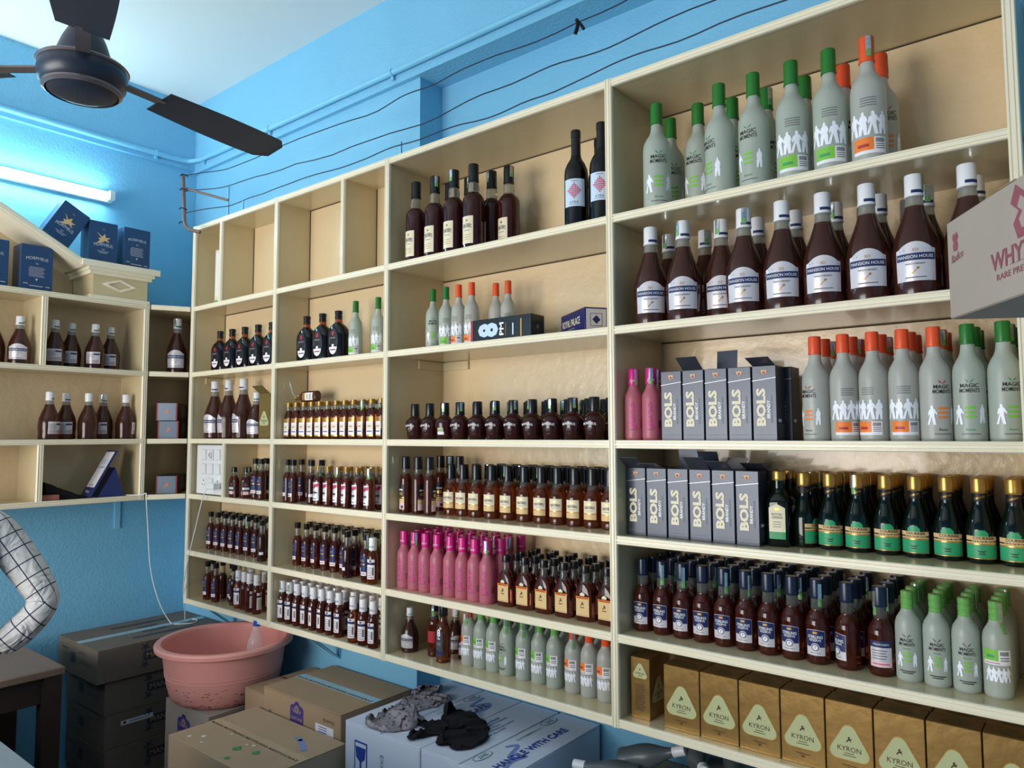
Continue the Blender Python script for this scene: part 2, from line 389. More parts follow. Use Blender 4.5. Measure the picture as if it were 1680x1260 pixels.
# ------------------------------------------------------------------ shelf building
def trim_mesh(mb, a, b, n, wd=T, dep=0.012, m='cream_trim'):
    """moulded strip from a to b; n = outward normal; beaded across its width"""
    a, b, n = Vector(a), Vector(b), Vector(n); d = (b-a).normalized(); c = d.cross(n)
    prof = [(-1, 0), (-1, .75), (-.82, 1), (-.62, 1), (-.5, .7), (-.4, .7), (-.25, 1), (.25, 1), (.4, .7), (.5, .7), (.62, 1), (.82, 1), (1, .75), (1, 0)]
    vs = [p+c*(q[0]*wd)+n*(q[1]*dep) for p in (a, b) for q in prof]; k = len(prof)
    fs = [(i, i+1, k+i+1, k+i) for i in range(k-1)]+[tuple(range(k))[::-1], tuple(range(k, 2*k))]
    mb.add(vs, fs, m)
def long_unit():
    t = thing('wall_shelf_unit', (XA, Y0, ROW[6]), 'long cream painted wall shelf with beaded front edges along the pillar and recess', 'shelf')
    inv = Vector((-XA, -Y0, -ROW[6]))
    def put(name, mb): o = mb.obj(name, t); o.location = inv; return o
    H = 0.0105
    for k, z in enumerate(ROW):
        for nm, xa, xb, yb in (('a', XA, XB, YCOL), ('b', XB, XR, YREC)):
            put('shelf_board', MB().bb(xa, xb, Y0+.010, yb, z-H, z+H, 'cream'))
        xs = [XA, XA2, XB, XC, XR]
        for xa, xb in zip(xs, xs[1:]):
            mb = MB(); trim_mesh(mb, (xa+T*.9, Y0+.010, z), (xb-T*.9, Y0+.010, z), (0, -1, 0)); put('edge_trim', mb)
    for x in (XA, XA2, XB, XC, XR):
        yb = YCOL if x < XB+.001 else YREC
        for k in range(6):
            put('divider', MB().bb(x-H, x+H, Y0+.010, (YREC if x == XB else yb), ROW[k+1]+H, ROW[k]-H, 'cream'))
        mb = MB(); trim_mesh(mb, (x, Y0+.009, ROW[6]-T), (x, Y0+.009, ROW[0]+T), (0, -1, 0)); put('post_trim', mb)
    for x, k in ((-3.229, 0), (-2.313, 0), (-3.161, 3)):
        put('divider', MB().bb(x-.009, x+.009, Y0+.010, YCOL, ROW[k+1]+H, ROW[k]-H, 'cream'))
        mb = MB(); trim_mesh(mb, (x, Y0+.009, ROW[k+1]+T*.9), (x, Y0+.009, ROW[k]-T*.9), (0, -1, 0), 0.010); put('post_trim', mb)
    for xa, xb, yb in ((XA, XA2, YCOL), (XA2, XB, YCOL), (XB, XC, YREC), (XC, XR, YREC)):
        for k in range(6):
            put('back_panel', MB().bb(xa+H, xb-H, yb-.001, yb+.008, ROW[k+1]+H, ROW[k]-H, 'cream_back_shaded'))
    # joint battens inside two cells
    for xa, yb, k, wd in ((XB+H, YREC, 2, .14), (XA+H, YCOL, 2, .10)):
        z = ROW[k]-H
        put('corner_batten', MB().bb(xa, xa+.008, yb-wd, yb-.002, z-.034, z-.002, 'cream'))
        put('corner_batten', MB().bb(xa, xa+wd, yb-.010, yb-.002, z-.034, z-.002, 'cream'))
    # dark gaps where panels meet
    for x, y, k in ((XA2+H, YCOL, 0), (-3.229+.009, YCOL, 0), (-2.313+.009, YCOL, 0), (XA2+H, YCOL, 1), (XA2+H, YCOL, 2), (XA+H, YCOL, 1), (XA+H, YCOL, 4)):
        put('seam_gap', MB().bb(x, x+.003, y-.0035, y-.001, ROW[k+1]+H, ROW[k]-H, 'seam'))
    for xa, xb, y, k in ((XA2+H, -2.32, YCOL, 0), (XA+H, XA2-H, YCOL, 1), (XA2+H, XB-H, YCOL, 1), (XB+H, XC-H, YREC, 0), (XB+H, XC-H, YREC, 1), (XC+H, XR-H, YREC, 0), (XC+H, XR-H, YREC, 2)):
        z = ROW[k]-H; put('seam_gap', MB().bb(xa, xb, y-.0035, y-.001, z-.003, z, 'seam'))
long_unit()

# shelf brackets under the long unit
for i, (x, yb) in enumerate(((-3.33, 1.974), (-2.53, 1.974), (-1.876, 2.099), (-1.038, 2.099))):
    b = thing('shelf_bracket', (x, Y0, .5), ['blue painted flat iron strut under the shelf beside the carton stack', 'blue painted flat iron strut under the shelf beside the pink tub',
        'blue painted flat iron strut under the shelf behind the white cartons', 'blue painted flat iron strut under the shelf beside the loose bottles'][i], 'bracket', group='shelf struts')
    o = MB(); a, c = Vector((0, .02, .3415)), Vector((0, yb-Y0-.004, .225)); d = (c-a)
    o.add([a+Vector((-.012, 0, 0)), a+Vector((.012, 0, 0)), c+Vector((.012, 0, 0)), c+Vector((-.012, 0, 0)), a+Vector((-.012, .008, 0)), a+Vector((.012, .008, 0)), c+Vector((.012, 0, -.008)), c+Vector((-.012, 0, -.008))],
          [(0, 1, 2, 3), (7, 6, 5, 4), (0, 4, 5, 1), (1, 5, 6, 2), (2, 6, 7, 3), (3, 7, 4, 0)], 'pipe_paint'); o.obj('strut', b)
    MB().bb(-.012, .012, yb-Y0-.004, yb-Y0-.0005, 0.215, .340, 'pipe_paint').obj('wall_plate', b)

def left_unit():
    XF = -3.579; ya, yb = 0.30, 1.629
    t = thing('wall_shelf_unit', (XF, yb, 1.353), 'cream painted cabinet on the left wall with a sloping pediment and diamond block', 'shelf')
    inv = Vector((-XF, -yb, -1.353))
    def put(name, mb, par=None): o = mb.obj(name, par or t); o.location = inv if par is None else (0, 0, 0); return o
    H = .0105; zs = [2.27, 1.945, 1.62, 1.353]; xb_ = XL+.012
    for z in zs:
        put('shelf_board', MB().bb(xb_, XF-.010, ya, yb, z-H, z+H, 'cream'))
        mb = MB(); trim_mesh(mb, (XF-.010, ya, z), (XF-.010, yb-T*.9, z), (1, 0, 0)); put('edge_trim', mb)
    for k in range(3):
        put('back_panel', MB().bb(XL+.002, xb_+.001, ya, yb-H, zs[k+1]+H, zs[k]-H, 'cream_back_shaded'))
        put('divider', MB().bb(xb_, XF-.010, yb-2*H, yb, zs[k+1]+H, zs[k]-H, 'cream'))
    for y, k in ((1.180, 0), (1.186, 2), (.55, 0), (.55, 1), (.55, 2)):
        put('divider', MB().bb(xb_, XF-.010, y-H, y+H, zs[k+1]+H, zs[k]-H, 'cream'))
        mb = MB(); trim_mesh(mb, (XF-.011, y, zs[k+1]+T*.9), (XF-.011, y, zs[k]-T*.9), (1, 0, 0)); put('post_trim', mb)
    mb = MB(); trim_mesh(mb, (XF-.011, yb-H, zs[3]-T), (XF-.011, yb-H, zs[0]+T), (1, 0, 0)); put('post_trim', mb)
    # sloping pediment board, its back, the moulded block and cornice ledge
    def slab(name, pts, x0, x1, m):
        n = len(pts); vs = [(x0, p[0], p[1]) for p in pts]+[(x1, p[0], p[1]) for p in pts]
        fs = [tuple(range(n))[::-1], tuple(range(n, 2*n))]+[(i, (i+1) % n, n+(i+1) % n, n+i) for i in range(n)]
        return put(name, MB().add(vs, fs, m))
    slab('pediment_board', [(.62, 2.847), (.62, 2.810), (1.325, 2.418), (1.345, 2.440)], XL+.002, XF+.004, 'cream_trim')
    slab('pediment_edge', [(.62, 2.838), (.62, 2.818), (1.328, 2.424), (1.34, 2.436)], XF+.004, XF+.010, 'cream_trim')
    slab('pediment_panel', [(.62, 2.28), (1.37, 2.28), (1.37, 2.42), (1.325, 2.42), (.62, 2.81)], XL+.002, XL+.014, 'cream_back_shaded')
    put('cornice_ledge', MB().bb(XL+.002, XF+.018, 1.318, 1.668, 2.424, 2.452, 'cream_trim'))
    put('cornice_step', MB().bb(XL+.002, XF+.010, 1.345, 1.645, 2.408, 2.424, 'cream_trim'))
    put('cornice_step', MB().bb(XL+.002, XF+.003, 1.355, 1.635, 2.392, 2.408, 'cream_trim'))
    put('moulded_block', MB().bb(XL+.002, XF-.006, 1.372, 1.618, 2.296, 2.392, 'cream'))
    put('block_foot', MB().bb(XL+.002, XF+.001, 1.358, 1.628, 2.2805, 2.296, 'cream_trim'))
    mp = plane_map((XF-.006, 1.492, 2.352), (0, 1, 0), (0, 0, 1)); mb = MB()
    o_, i_ = [(-.085, 0), (0, -.032), (.085, 0), (0, .032)], [(-.05, 0), (0, -.018), (.05, 0), (0, .018)]
    vs = [mp(*p, 0) for p in o_]+[mp(p[0]*.85, p[1]*.85, .006) for p in o_]+[mp(p[0]*1.15, p[1]*1.15, .006) for p in i_]+[mp(*p, .001) for p in i_]; fs = []
    for k in range(3):
        for j in range(4): fs.append((k*4+j, k*4+(j+1) % 4, (k+1)*4+(j+1) % 4, (k+1)*4+j))
    mb.add(vs, fs, 'cream_trim'); put('diamond_moulding', mb)
    put('wall_bracket', MB().bb(XL+.001, XL+.008, 1.60, 1.626, 1.19, 1.342, 'pipe_paint'))
left_unit()

def corner_unit():
    a, b = Vector((-3.574, 1.636, 0)), Vector((-3.497, 1.790, 0))
    t = thing('wall_shelf_unit', (a.x, a.y, 1.353), 'narrow cream corner shelf joining the two wall cabinets', 'shelf')
    inv = Vector((-a.x, -a.y, -1.353)); H = .0105; zs = [2.27, 1.945, 1.62, 1.353]
    n = Vector((b.y-a.y, -(b.x-a.x), 0)).normalized()
    for k, z in enumerate(zs):
        P = [(a.x, a.y), (b.x, b.y), (-3.497, 1.955), (XL+.004, 1.955), (XL+.004, 1.636)]
        vs = [(p[0], p[1], z-H) for p in P]+[(p[0], p[1], z+H) for p in P]; m = len(P)
        fs = [tuple(range(m))[::-1], tuple(range(m, 2*m))]+[(i, (i+1) % m, m+(i+1) % m, m+i) for i in range(m)]
        o = MB().add(vs, fs, 'cream').obj('shelf_board', t); o.location = inv
        mb = MB(); trim_mesh(mb, tuple(a+Vector((0, 0, z))), tuple(b+Vector((0, 0, z))), tuple(n), dep=.010); o = mb.obj('edge_trim', t); o.location = inv
    for k in range(3):
        o = MB().bb(XL+.004, -3.50, 1.956, 1.966, zs[k+1]+H, zs[k]-H, 'cream_back_shaded').obj('back_panel', t); o.location = inv
        o = MB().bb(XL+.001, XL+.004, 1.64, 1.955, zs[k+1]+H, zs[k]-H, 'cream_back_shaded').obj('back_panel', t); o.location = inv
corner_unit()

# ------------------------------------------------------------------ bottles: each kind is built once, then placed one by one
KIND = {}
MANM = [(-.30, 0), (-.16, 0), (-.04, .42), (.06, 0), (.22, 0), (.12, .5), (.17, .62), (.26, .5), (.31, .56), (.16, .80), (.07, .84), (.08, .93), (.02, 1.0), (-.06, .98), (-.09, .9), (-.06, .82), (-.18, .74), (-.24, .52), (-.17, .46), (-.14, .56), (-.12, .5)]
MANW = [(-.20, 0), (-.08, 0), (-.02, .3), (.04, 0), (.16, 0), (.17, .40), (.13, .5), (.20, .62), (.14, .80), (.05, .85), (.06, .95), (0, 1.0), (-.07, .95), (-.06, .85), (-.16, .76), (-.2, .55), (-.13, .5), (-.19, .4)]
def capprof(z0, z1, r, lip=0.0008):
    return [(z0, r*.96), (z0+.001, r+lip), (z0+.006, r+lip), (z0+.0065, r), (z1-.004, r*.99), (z1-.001, r*.95), (z1, r*.86)]
def ringcap(z0, z1, r):
    P = [(z0, r*.96)]; n = 3
    for i in range(n):
        a = z0+(z1-z0)*i/n; b = z0+(z1-z0)*(i+1)/n; P += [(a+.001, r), (b-.003, r*1.0), (b-.002, r*.93), (b-.0008, r*.93)]
    return P+[(z1, r*.85)]
def seal_mesh(prof, z0, z1, wd=0.0075, turn=0.35):
    mp = wrap_map(prof, turn); mb = MB(); wd *= .75; z0 += (z1-z0)*.12; zm = z0+(z1-z0)*.35
    mb.rect(mp, -wd, wd, zm, z1, 'seal_silver', .0012, 4, 4); mb.rect(mp, -wd, wd, z0, zm, 'seal_green', .0012, 4, 4)
    return mb.mesh('tax_seal')
def kind(name, prof, liquid, glass, fill, cap, capm, label=None, seal=None, collar=None, lname='label'):
    parts = []
    parts.append(('body', MB().loft(prof, liquid, 28, glass, fill).mesh('body')))
    parts.append(('cap', MB().loft(cap, capm, 24).mesh('cap')))
    if collar: parts.append(('neck_band', MB().loft(collar[0], collar[1], 24, close=False).mesh('neck_band')))
    if label:
        lb = label(prof)
        if isinstance(lb, MB): lb = [(lname, lb)]
        for n, mb in lb: parts += [(n, q.mesh(n)) for q in clusters(mb)]
    full = [p for p in prof if p[0] < cap[0][0]]+[tuple(c) for c in cap]
    KIND[name] = (parts, seal_mesh(full, *seal) if seal else None)
def man_label(prof, z0, z1, hw, big=True):
    mp = wrap_map(prof); mb = MB(); h = z1-z0
    mb.rect(mp, -hw, hw, z0, z1-.012*h/.08, 'paper_silver', .0006, 12, 4, top=lambda t: (.016*h/.08)*(1-min(1, abs(t)*1.15)**2) if abs(t) < .87 else 0)
    mb.rect(mp, -hw*.96, hw*.96, z0+h*.545, z0+h*.735, 'ink_navy', .0009, 12, 2)
    mb.text(mp, 'MANSION HOUSE', 0, z0+h*.64, hw*1.74, 'ink_white', .0013, ht=h*.085)
    mb.text(mp, 'FRENCH BRANDY', 0, z0+h*.45, hw*.95, 'ink_black', .0010, ht=h*.045)
    mb.text(mp, 'XO', 0, z0+h*.82, hw*.3, 'ink_gold', .0010, ht=h*.09)
    mb.poly(mp, [(-.5, -.35), (-.35, -.5), (.15, .1), (.3, .1), (.5, .3), (.3, .5), (.1, .3), (.1, .15)], 0, z0+h*.28, h*.2, 'ink_gold', .0010)
    mb.rect(mp, -hw*.5, hw*.5, z0+h*.08, z0+h*.11, 'ink_grey', .0010, 6, 1)
    return mb
def man_back(prof, z0, z1, hw):
    mp = wrap_map(prof); mb = MB(); h = z1-z0
    mb.rect(mp, -hw, hw, z0, z1, 'paper_silver', .0006, 12, 4)
    mb.rect(mp, hw*.1, hw*.95, z0+h*.72, z0+h*.86, 'ink_navy', .0009, 6, 2)
    for i in range(6): mb.rect(mp, -hw*.85, hw*(.0+.1*(i % 3)), z0+h*(.38+.08*i), z0+h*(.41+.08*i), 'ink_grey', .0009, 6, 1)
    for i in range(3): mb.rect(mp, -hw*.85, hw*.85, z0+h*(.08+.09*i), z0+h*(.12+.09*i), 'ink_maroon', .0009, 8, 1)
    return mb
def man(name, h, r, back=False, liquid='liq_brandy'):
    k = h/.28; q = r/.048
    P = [(0, .0425*q), (.003*k, .0455*q), (.016*k, .047*q), (.030*k, .0455*q), (.045*k, .0463*q), (.07*k, .048*q), (.10*k, .0478*q), (.125*k, .0445*q), (.15*k, .0375*q), (.175*k, .0285*q), (.197*k, .0215*q), (.214*k, .0180*q), (.236*k, .0172*q)]
    lb = (lambda p: man_back(p, .034*k, .105*k, .034*q)) if back else (lambda p: man_label(p, .03*k, .114*k, .0415*q))
    kind(name, P, liquid, 'glass_neck' if liquid == 'liq_brandy' else liquid, .206*k, capprof(.228*k, h, .0188*q), 'cap_white', lambda p: [('label', lb(p)), ('cap_band', MB().rect(wrap_map([(0, .0190*q), (1, .0190*q)], .5), -.014*q, .014*q, .235*k, .242*k, 'ink_navy', .0006, 8, 1))], (.232*k, h-.002, .008*q))
man('man750', .282, .0492); man('man750b', .282, .0492, True); man('man375', .214, .0430); man('man375b', .214, .0430, True); man('man_small', .155, .032); man('man_smoke', .20, .036, liquid='glass_smoke')
def mm_print(p, h, r, side, col):
    k = h/.313; mp = wrap_map(p); mb = MB(); figs = []; q = r/.038
    if side == 'front':
        mb.text(mp, 'MAGIC', 0, .147*k, .042*q, 'ink_black', .0008, ht=.0105*k, bold=.01); mb.text(mp, 'MOMENTS', 0, .134*k, .046*q, 'ink_black', .0008, ht=.0105*k, bold=.01)
        for s in (-1, 1):
            mb.poly(mp, [(0, 0), (.5, .3), (.9, .9), (.4, .6)], 0, .154*k, .012*k, 'ink_bottlegreen' if col != 'o' else 'ink_red', .0008, kx=s*.012*q) if s > 0 else mb.poly(mp, [(0, 0), (-.4, .6), (-.9, .9), (-.5, .3)], 0, .154*k, .012*k, 'ink_bottlegreen' if col != 'o' else 'ink_red', .0008)
        figs += [MB().poly(mp, MANM, -.026*q, .045*k, .052*k, 'ink_figure', kx=.040*q), MB().poly(mp, MANW, .028*q, .048*k, .05*k, 'ink_figure', kx=.036*q)]
        c = 'ink_green' if col != 'o' else 'ink_orange'
        for i in range(3): mb.rect(mp, -.012*q, .012*q, (.062+.012*i)*k, (.068+.012*i)*k, c, .0007, 4, 1)
        mb.text(mp, 'Remix', 0, .032*k, .022*q, 'ink_bottlegreen' if col != 'o' else 'ink_black', .0008, shear=.3)
        mb.rect(mp, -.022*q, .022*q, .019*k, .0215*k, 'ink_grey', .0008, 6, 1)
    else:
        for i, x in enumerate((-.034, -.013, .008, .029)):
            figs.append(MB()); figs[-1].poly(mp, (MANM, MANW, MANM, MANW)[i], x*q, .062*k, .056*k, 'ink_figure', .0008+.0001*i, kx=.048*q)
        for i in range(4): mb.rect(mp, -.018*q, .016*q, (.132+.006*i)*k, (.134+.006*i)*k, 'ink_grey', .0007, 6, 1)
        c = 'ink_green' if col != 'o' else 'ink_orange'
        mb.rect(mp, -.036*q, .036*q, .018*k, .056*k, 'paper_white', .0006, 10, 2)
        mb.rect(mp, -.036*q, .008*q, .026*k, .056*k, c, .0009, 6, 2)
        mb.rect(mp, -.026*q, -.002*q, .034*k, .041*k, 'ink_bottlegreen' if col != 'o' else 'ink_red', .0011, 4, 1)
        for i in range(8): mb.rect(mp, (.012+.0026*i)*q, (.0133+.0026*i)*q, .043*k, .053*k, 'ink_black', .0009, 1, 1)
        for i in range(3): mb.rect(mp, .012*q, .033*q, (.028+.005*i)*k, (.030+.005*i)*k, 'ink_grey', .0009, 4, 1)
    return [('lettering' if side == 'front' else 'back_label', mb)]+[('figure_print', f) for f in figs]
def mm_small_print(p, h, r, side, col):
    # small bottles: back label sits above the figures
    mp = wrap_map(p); mb = MB(); figs = []; q = r/.03; k = h/.197
    if side == 'front':
        mb.text(mp, 'MAGIC', 0, .092*k, .030*q, 'ink_black', .0008, ht=.0075*k, bold=.01); mb.text(mp, 'MOMENTS', 0, .083*k, .036*q, 'ink_black', .0008, ht=.0070*k, bold=.01)
        for pts in ([(0, 0), (.5, .3), (.9, .9), (.4, .6)], [(0, 0), (-.4, .6), (-.9, .9), (-.5, .3)]): mb.poly(mp, pts, 0, .097*k, .010*k, 'ink_grey')
        mb.text(mp, 'Remix', 0, .074*k, .016*q, 'ink_bottlegreen', .0008, shear=.3)
        figs += [MB().poly(mp, MANM, -.016*q, .034*k, .032*k, 'ink_figure', kx=.026*q), MB().poly(mp, MANW, .018*q, .036*k, .031*k, 'ink_figure', kx=.024*q)]
        for i in range(3): mb.rect(mp, -.007*q, .008*q, (.046+.008*i)*k, (.050+.008*i)*k, 'ink_green', .0007, 4, 1)
        mb.rect(mp, -.018*q, .018*q, .024*k, .026*k, 'ink_black', .0008, 6, 1); mb.rect(mp, -.012*q, .012*q, .020*k, .022*k, 'ink_black', .0008, 6, 1)
    else:
        c = 'ink_green' if col != 'o' else 'ink_orange'
        mb.rect(mp, -.030*q, .030*q, .070*k, .101*k, 'paper_white', .0006, 10, 2); mb.rect(mp, -.030*q, .002*q, .078*k, .101*k, c, .0009, 6, 2)
        mb.rect(mp, -.022*q, -.006*q, .084*k, .090*k, 'ink_bottlegreen' if col != 'o' else 'ink_red', .0011, 4, 1)
        mb.rect(mp, -.028*q, .005*q, .073*k, .0745*k, 'ink_red', .0009, 6, 1)
        for i in range(7): mb.rect(mp, (.006+.0027*i)*q, (.0074+.0027*i)*q, .090*k, .098*k, 'ink_black', .0009, 1, 1)
        for i in range(2): mb.rect(mp, .006*q, .025*q, (.079+.005*i)*k, (.081+.005*i)*k, 'ink_grey', .0009, 4, 1)
        for i, x in enumerate((-.018, -.008, .002, .012, .021)):
            figs.append(MB()); figs[-1].poly(mp, (MANM, MANW)[i % 2], x*q, .036*k, .030*k, 'ink_figure', .0008+.0001*i, kx=.026*q)
    return [('lettering' if side == 'front' else 'back_label', mb)]+[('figure_print', f) for f in figs]
def mm(name, h, r, col, side, style=0):
    glass = 'frost_green' if col == 'g' else 'frost'; cm = {'g': 'cap_green', 'o': 'cap_orange'}[col]
    if style == 0:
        k = h/.313; q = r/.038
        P = [(0, .034*q), (.003*k, .037*q), (.008*k, .038*q), (.172*k, .038*q), (.185*k, .0371*q), (.197*k, .0342*q), (.208*k, .0288*q), (.218*k, .0222*q), (.228*k, .0176*q), (.240*k, .0155*q), (.258*k, .0148*q)]
        kind(name, P, glass, glass, None, capprof(.250*k, h, .0168*q), cm, lambda p: mm_print(p, h, r, side, col), (.254*k, h-.002, .0075*q), lname='print')
    elif style == 1:   # middle size, broad body and short shoulder
        P = [(0, r*.9), (.003, r*.98), (.008, r), (.143, r), (.155, r*.975), (.166, r*.89), (.176, r*.74), (.185, r*.58), (.194, r*.48), (.205, r*.44), (.218, r*.43)]
        kind(name, P, glass, glass, None, capprof(.211, h, r*.47), cm, lambda p: mm_print(p, h, r, side, col), (.213, h-.002, .0075), lname='print')
    else:
        P = [(0, r*.88), (.003, r*.97), (.008, r), (.116, r), (.126, r*.97), (.136, r*.87), (.144, r*.70), (.151, r*.54), (.160, r*.47)]
        P = [(a*h/.197, b) for a, b in P]; k = h/.197
        kind(name, P, glass, glass, None, ringcap(.154*k, h, r*.49), 'cap_lightgreen' if col == 'g' else 'cap_orange', lambda p: mm_small_print(p, h, r, side, col), (.125*k, h-.002, .006), lname='print')
for c in 'go':
    for s in ('front', 'back'):
        mm('mm750_'+c+s, .313, .0395, c, s); mm('mm375_'+c+s, .230, .0268, c, s); mm('mmmid_'+c+s, .256, .0315, c, s, 1); mm('mm180_'+c+s, .198, .0268, c, s, 2)

def lab_teach(p, z0, z1, hw, band=False):
    mp = wrap_map(p); mb = MB(); h = z1-z0
    mb.rect(mp, -hw, hw, z0, z1, 'paper_cream', .0006, 10, 3); mb.text(mp, "TEACHER'S", 0, z0+h*.62, hw*1.5, 'ink_black', .0011, ht=h*.15, bold=.01, arc=h*.04)
    mb.rect(mp, -hw*.5, hw*.5, z0+h*.47, z0+h*.49, 'ink_grey', .0009, 4, 1); mb.rect(mp, -.004, .004, z0+h*.80, z0+h*.88, 'ink_gold', .0009, 2, 1)
    if band: mb.rect(mp, -hw, hw, z0, z0+h*.34, 'paper_tan', .0009, 8, 2); mb.rect(mp, -hw, hw, z0+h*.30, z0+h*.34, 'ink_gold', .0011, 8, 1)
    else:
        for i in range(3): mb.rect(mp, -hw*.8, hw*.6, z0+h*(.14+.08*i), z0+h*(.16+.08*i), 'ink_gold', .0009, 5, 1)
    return mb
kind('teach750', [(0, .034), (.004, .0375), (.02, .038), (.15, .038), (.172, .0385), (.186, .037), (.198, .030), (.206, .0215), (.212, .0195), (.222, .0205), (.236, .0195), (.246, .0165), (.252, .016)], 'liq_dark', 'glass_clear', .205,
     capprof(.246, .310, .0185), 'cap_black', lambda p: lab_teach(p, .022, .118, .024), (.262, .308, .008))
kind('teach180', [(0, .026), (.003, .0285), (.012, .0292), (.016, .0284), (.022, .0295), (.085, .0295), (.098, .0272), (.112, .0200), (.122, .0160), (.132, .0150)], 'liq_amber', 'glass_clear', .115,
     capprof(.128, .180, .0175), 'cap_black', lambda p: lab_teach(p, .026, .082, .0225, True), (.140, .178, .006))
def lab_kyra(p):
    mp = wrap_map(p); mb = MB(); mb.rect(mp, -.034, .034, .064, .150, 'paper_blue', .0006, 12, 3); mb.text(mp, 'KYRA', 0, .077, .026, 'ink_black', .0009, ht=.0068); mb.rect(mp, -.018, .018, .0695, .0708, 'ink_grey', .0009, 6, 1)
    for i in range(-4, 5):
        for j in range(-4, 5):
            if abs(i)+abs(j) <= 4: mb.poly(mp, [(-.45, 0), (0, -.45), (.45, 0), (0, .45)] if (i+j) % 2 == 0 else [(-.3, -.3), (.3, -.3), (.3, .3), (-.3, .3)], i*.0050, .113+j*.0056, .0064, 'ink_magenta')
    mb.rect(mp, -.010, .010, .1425, .1445, 'ink_grey', .0009, 4, 1); return mb
kind('kyra', [(0, .034), (.004, .037), (.17, .037), (.188, .0355), (.205, .029), (.220, .0195), (.232, .0155), (.245, .0145), (.30, .0145)], 'glass_wine', 'glass_wine', None,
     [(.232, .0158), (.240, .0150), (.290, .0148), (.291, .0156), (.311, .0156), (.314, .0145)], 'cap_black', lab_kyra)
def lab_monk(p):
    mp = wrap_map(p); mb = MB(); o = [(math.cos(a)*.5, math.sin(a)*.5) for a in [2*PI*i/20 for i in range(20)]]
    mb.poly(mp, o, 0, .072, .112, 'ink_black', .0010, kx=.054); mb.poly(mp, [(math.cos(a)*.5, math.sin(a)*.5) for a in [PI+PI*i/10 for i in range(11)]], 0, .050, .060, 'paper_white', .0013, kx=.044)
    mb.poly(mp, [(-.2, 0), (.2, 0), (.2, .4), (-.2, .4)], 0, .049, .030, 'paper_white', .0014); mb.poly(mp, o, 0, .106, .020, 'ink_red', .0013, kx=.014)
    mb.rect(mp, -.014, .014, .084, .090, 'ink_grey', .0013, 4, 1); mb.rect(mp, -.021, -.018, .062, .092, 'ink_grey', .0014, 1, 1); mb.rect(mp, -.016, .016, .036, .041, 'ink_maroon', .0016, 4, 1)
    return mb
kind('monk', [(0, .044, .026, 3), (.004, .047, .029, 3), (.10, .048, .030, 3), (.118, .046, .029, 2.8), (.134, .037, .026, 2.4), (.146, .022, .020, 2.1), (.152, .0155, .0155, 2), (.166, .0138, .0138, 2), (.172, .0138, .0138, 2)], 'liq_black', 'liq_amber', .148,
     [(.166, .015), (.182, .015), (.1825, .0135), (.1865, .0135), (.187, .0155), (.200, .0155), (.201, .014)], 'cap_black', lab_monk)
def lab_morph(p):
    mp = wrap_map(p); mb = MB(); mb.text(mp, 'MORPHEUS', 0, .048, .044, 'ink_white', .0008, ht=.0072, arc=.003, bold=.01); mb.text(mp, 'XO', 0, .040, .007, 'ink_white', .0008, ht=.0045); mb.rect(mp, -.009, .009, .034, .0355, 'ink_grey', .0008, 4, 1); mb.rect(mp, -.006, .006, .030, .0312, 'ink_grey', .0008, 4, 1); return mb
def lab_morphb(p):
    mp = wrap_map(p); mb = MB(); mb.rect(mp, -.012, .014, .018, .028, 'paper_white', .0007, 6, 1); mb.rect(mp, -.010, .012, .029, .042, 'pale_green', .0007, 6, 1); mb.rect(mp, -.008, .010, .033, .035, 'ink_grey', .0010, 4, 1); return mb
MP = [(0, .025), (.003, .0275), (.025, .0305), (.048, .0345), (.058, .0350), (.066, .0335), (.074, .0270), (.080, .0195), (.085, .0160), (.092, .0152)]
kind('morph', MP, 'liq_dark', 'liq_dark', None, capprof(.086, .130, .0162), 'cap_black', lab_morph, (.094, .128, .006), lname='print')
kind('morphb', MP, 'liq_dark', 'liq_dark', None, capprof(.086, .130, .0162), 'cap_black', lab_morphb, (.094, .128, .006))
def lab_gold(p):
    mp = wrap_map(p); mb = MB(); mb.rect(mp, -.016, .016, .018, .088, 'paper_white', .0006, 8, 3); mb.rect(mp, -.016, .016, .070, .088, 'ink_gold', .0009, 8, 1); mb.rect(mp, -.012, .012, .040, .062, 'paper_cream', .0009, 6, 1)
    mb.rect(mp, -.012, .012, .030, .034, 'ink_purple', .0011, 6, 1); mb.rect(mp, -.008, .008, .050, .053, 'ink_maroon', .0012, 6, 1); mb.rect(mp, -.016, .016, .012, .018, 'ink_gold', .0007, 6, 1); return mb
kind('gold180', [(0, .021, .015, 2.6), (.003, .0235, .0165, 2.6), (.092, .0238, .0168, 2.6), (.102, .022, .0165, 2.4), (.112, .0165, .0145, 2.1), (.118, .0130, .0130, 2), (.140, .0118, .0118, 2)], 'liq_brown', 'glass_clear', .122,
     ringcap(.138, .156, .0135), 'cap_gold', lab_gold, (.108, .154, .0055))
def lab_navy(p):
    mp = wrap_map(p); mb = MB(); mb.rect(mp, -.0165, .0165, .026, .096, 'ink_navy', .0006, 8, 3, top=lambda t: .006*(1-abs(t))); mb.rect(mp, -.0165, .0165, .026, .040, 'paper_white', .0009, 8, 1); mb.rect(mp, -.014, .010, .031, .034, 'ink_red', .0011, 4, 1)
    mb.rect(mp, -.010, .010, .066, .070, 'ink_gold', .0009, 4, 1); mb.rect(mp, -.008, .008, .078, .086, 'ink_grey', .0009, 4, 1); return mb
kind('navy180', [(0, .017), (.003, .0195), (.012, .020), (.098, .020), (.108, .0188), (.120, .0135), (.128, .0112), (.160, .0108)], 'liq_brown', 'glass_clear', .124,
     ringcap(.156, .180, .0132), 'cap_black', lab_navy, (.118, .178, .0055))
